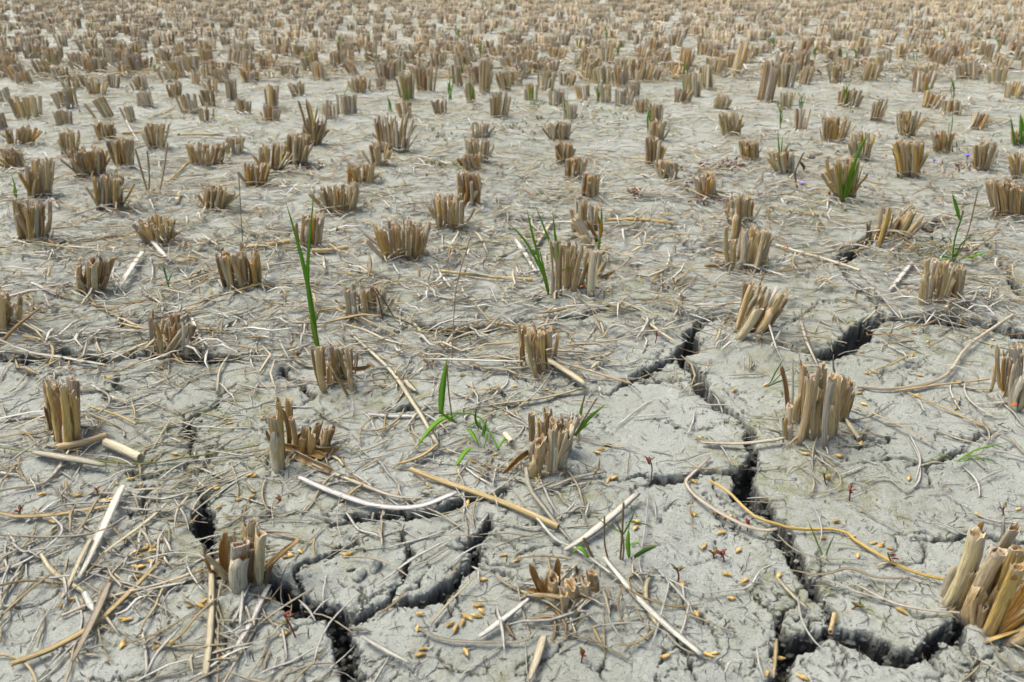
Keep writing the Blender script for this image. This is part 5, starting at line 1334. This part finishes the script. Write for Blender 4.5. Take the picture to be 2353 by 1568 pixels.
# ------------------------------------------------------------------ mud clods and a snail shell
def clod(label, X, Y, size, seed, name='mud_clod', mat=None, cat='clod'):
    x, y = G(X, Y); s = size * mpp(y) * .5
    r = np.random.default_rng(seed)
    mb = MB(); rings = 11; seg = 16
    rr, ss = [], []
    ax = r.uniform(.75, 1.2, 3)
    for i in range(rings + 1):
        th = math.pi * min(.99, max(.01, i / rings))
        ring = []
        for j in range(seg):
            ph = 6.2832 * j / seg
            p = np.array([math.sin(th) * math.cos(ph), math.sin(th) * math.sin(ph), math.cos(th)])
            k = 1 + .42 * float(vnoise(np.array([p[0] * 1.7 + seed * 3.1 + p[2]]), np.array([p[1] * 1.7 + p[2] * 1.3]), seed)[0]) + .22 * float(vnoise(np.array([p[0] * 5 + p[2] * 3]), np.array([p[1] * 5 - p[2] * 2]), seed + 5)[0])
            ring.append(Vector((x + p[0] * s * k * ax[0], y + p[1] * s * k * ax[1], gz(x, y) + s * .25 + p[2] * s * .8 * k * ax[2])))
        rr.append(ring); ss.append([(j / seg, i / rings, 0) for j in range(seg)])
    mb.grid(rr, ss)
    o = mb.build(name, mat or CLOD, None, (x, y, gz(x, y)))
    tag(o, label, cat, 'loose mud clods' if name == 'mud_clod' else None)
for k, (lab, X, Y, s) in enumerate([('rounded grey mud clod on the broken plate',862,1316,34),('mud clod touching a larger rounded one',826,1332,30),('small mud clod above the lower crack',898,1360,24),('flat crumbly mud clod between the two lower cracks',1046,1270,36),
    ('grey mud crumb at the lip of the lower crack',1070,1300,22),('mud lump behind the bow-shaped straw',806,1318,20),('little mud clod under the straws behind the chunky clump',612,1190,26),('mud crumb under the low ruptured clump',1308,1462,22),('second crumb under the low ruptured clump',1316,1480,16),
    ('mud clod in the corner crack',2200,1520,36),('small crumb on the edge of the corner crack',2165,1490,18),('grey lump beside the tall golden clump',62,1290,30),('mud crumb by the crossed slanting clump',300,800,30)]):
    clod(lab, X, Y, s, 11 + k)
clod('small round dark snail shell on the pale mud', 150, 656, 26, 77, 'snail_shell', SHELL, 'shell')

# crumbs in and along the cracks
cr = []
for c in CRACKS:
    for k in range(len(c) - 1):
        for q in range(int(3 + c[k][2] * .6)):
            u = random.random()
            x, y = G(c[k][0] + (c[k + 1][0] - c[k][0]) * u + random.gauss(0, 14), c[k][1] + (c[k + 1][1] - c[k][1]) * u + random.gauss(0, 9))
            cr.append((x, y, random.uniform(.0005, .0022)))
mb = MB()
ico = [(0,0,1),(.894,0,.447),(.276,.851,.447),(-.724,.526,.447),(-.724,-.526,.447),(.276,-.851,.447),(.724,.526,-.447),(-.276,.851,-.447),(-.894,0,-.447),(-.276,-.851,-.447),(.724,-.526,-.447),(0,0,-1)]
icf = [(0,1,2),(0,2,3),(0,3,4),(0,4,5),(0,5,1),(1,6,2),(2,7,3),(3,8,4),(4,9,5),(5,10,1),(6,7,2),(7,8,3),(8,9,4),(9,10,5),(10,6,1),(11,7,6),(11,8,7),(11,9,8),(11,10,9),(11,6,10)]
crack_dk = []
wl_ = GRID['wall']; pick = wl_[NR.integers(0, len(wl_), 7000)]
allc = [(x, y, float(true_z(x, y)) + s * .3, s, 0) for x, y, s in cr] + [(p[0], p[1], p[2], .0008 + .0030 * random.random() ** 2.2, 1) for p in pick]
for x, y, z, s, dk in allc:
    k = len(mb.v)
    for p in ico:
        f = s * random.uniform(.6, 1.25)
        mb.v.append((x + p[0] * f * 1.2, y + p[1] * f, z + p[2] * f * .8)); mb.s.append((0, 0, 0)); crack_dk.append(dk)
    mb.f += [tuple(k + i for i in t) for t in icf]
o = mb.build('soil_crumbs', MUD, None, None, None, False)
at = o.data.attributes.new('crack_dark', 'FLOAT', 'POINT'); at.data.foreach_set('value', np.array(crack_dk, 'f'))
tag(o, 'crumbled soil along the lips and walls of the cracks', 'soil crumbs', None, 'stuff')

# ------------------------------------------------------------------ low weeds in the middle of the field
def weeds(name, label, spots, mat, seed, n):
    r = random.Random(seed); mb = MB()
    for X, Y, sx, sy in spots:
        for k in range(n):
            x, y = G(X + r.gauss(0, sx), Y + r.gauss(0, sy)); z = gz(x, y)
            for q in range(3):
                a = r.uniform(0, 6.28); l = r.uniform(.005, .012)
                b0 = Vector((x, y, z)); b1 = b0 + Vector((math.cos(a) * l, math.sin(a) * l, l * r.uniform(.3, 1.2)))
                strip(mb, [b0, b0.lerp(b1, .5) + Vector((0, 0, l * .15)), b1], l * .3, .1, (.5, .2), fold=.3)
    tag(mb.build(name, mat), label, 'weeds', None, 'stuff')
weeds('low_weeds', 'low green and yellowish weeds between the mid-field clumps', [(1250,285,70,10),(1330,270,60,12),(1150,300,50,8),(1050,320,50,10),(1400,262,50,10),(1030,380,30,5),(2200,335,50,10),(2180,575,40,14),(1240,240,60,10)], WEED, 4, 34)
weeds('reddish_weeds', 'reddish brown low weeds near the tan clumps', [(1590,395,40,6),(1660,388,26,4),(1590,440,18,8),(2195,385,26,8),(1620,470,30,6),(2060,168,30,6),(1680,382,24,5),(1460,455,10,6),(720,382,30,4)], WEEDRED, 6, 22)
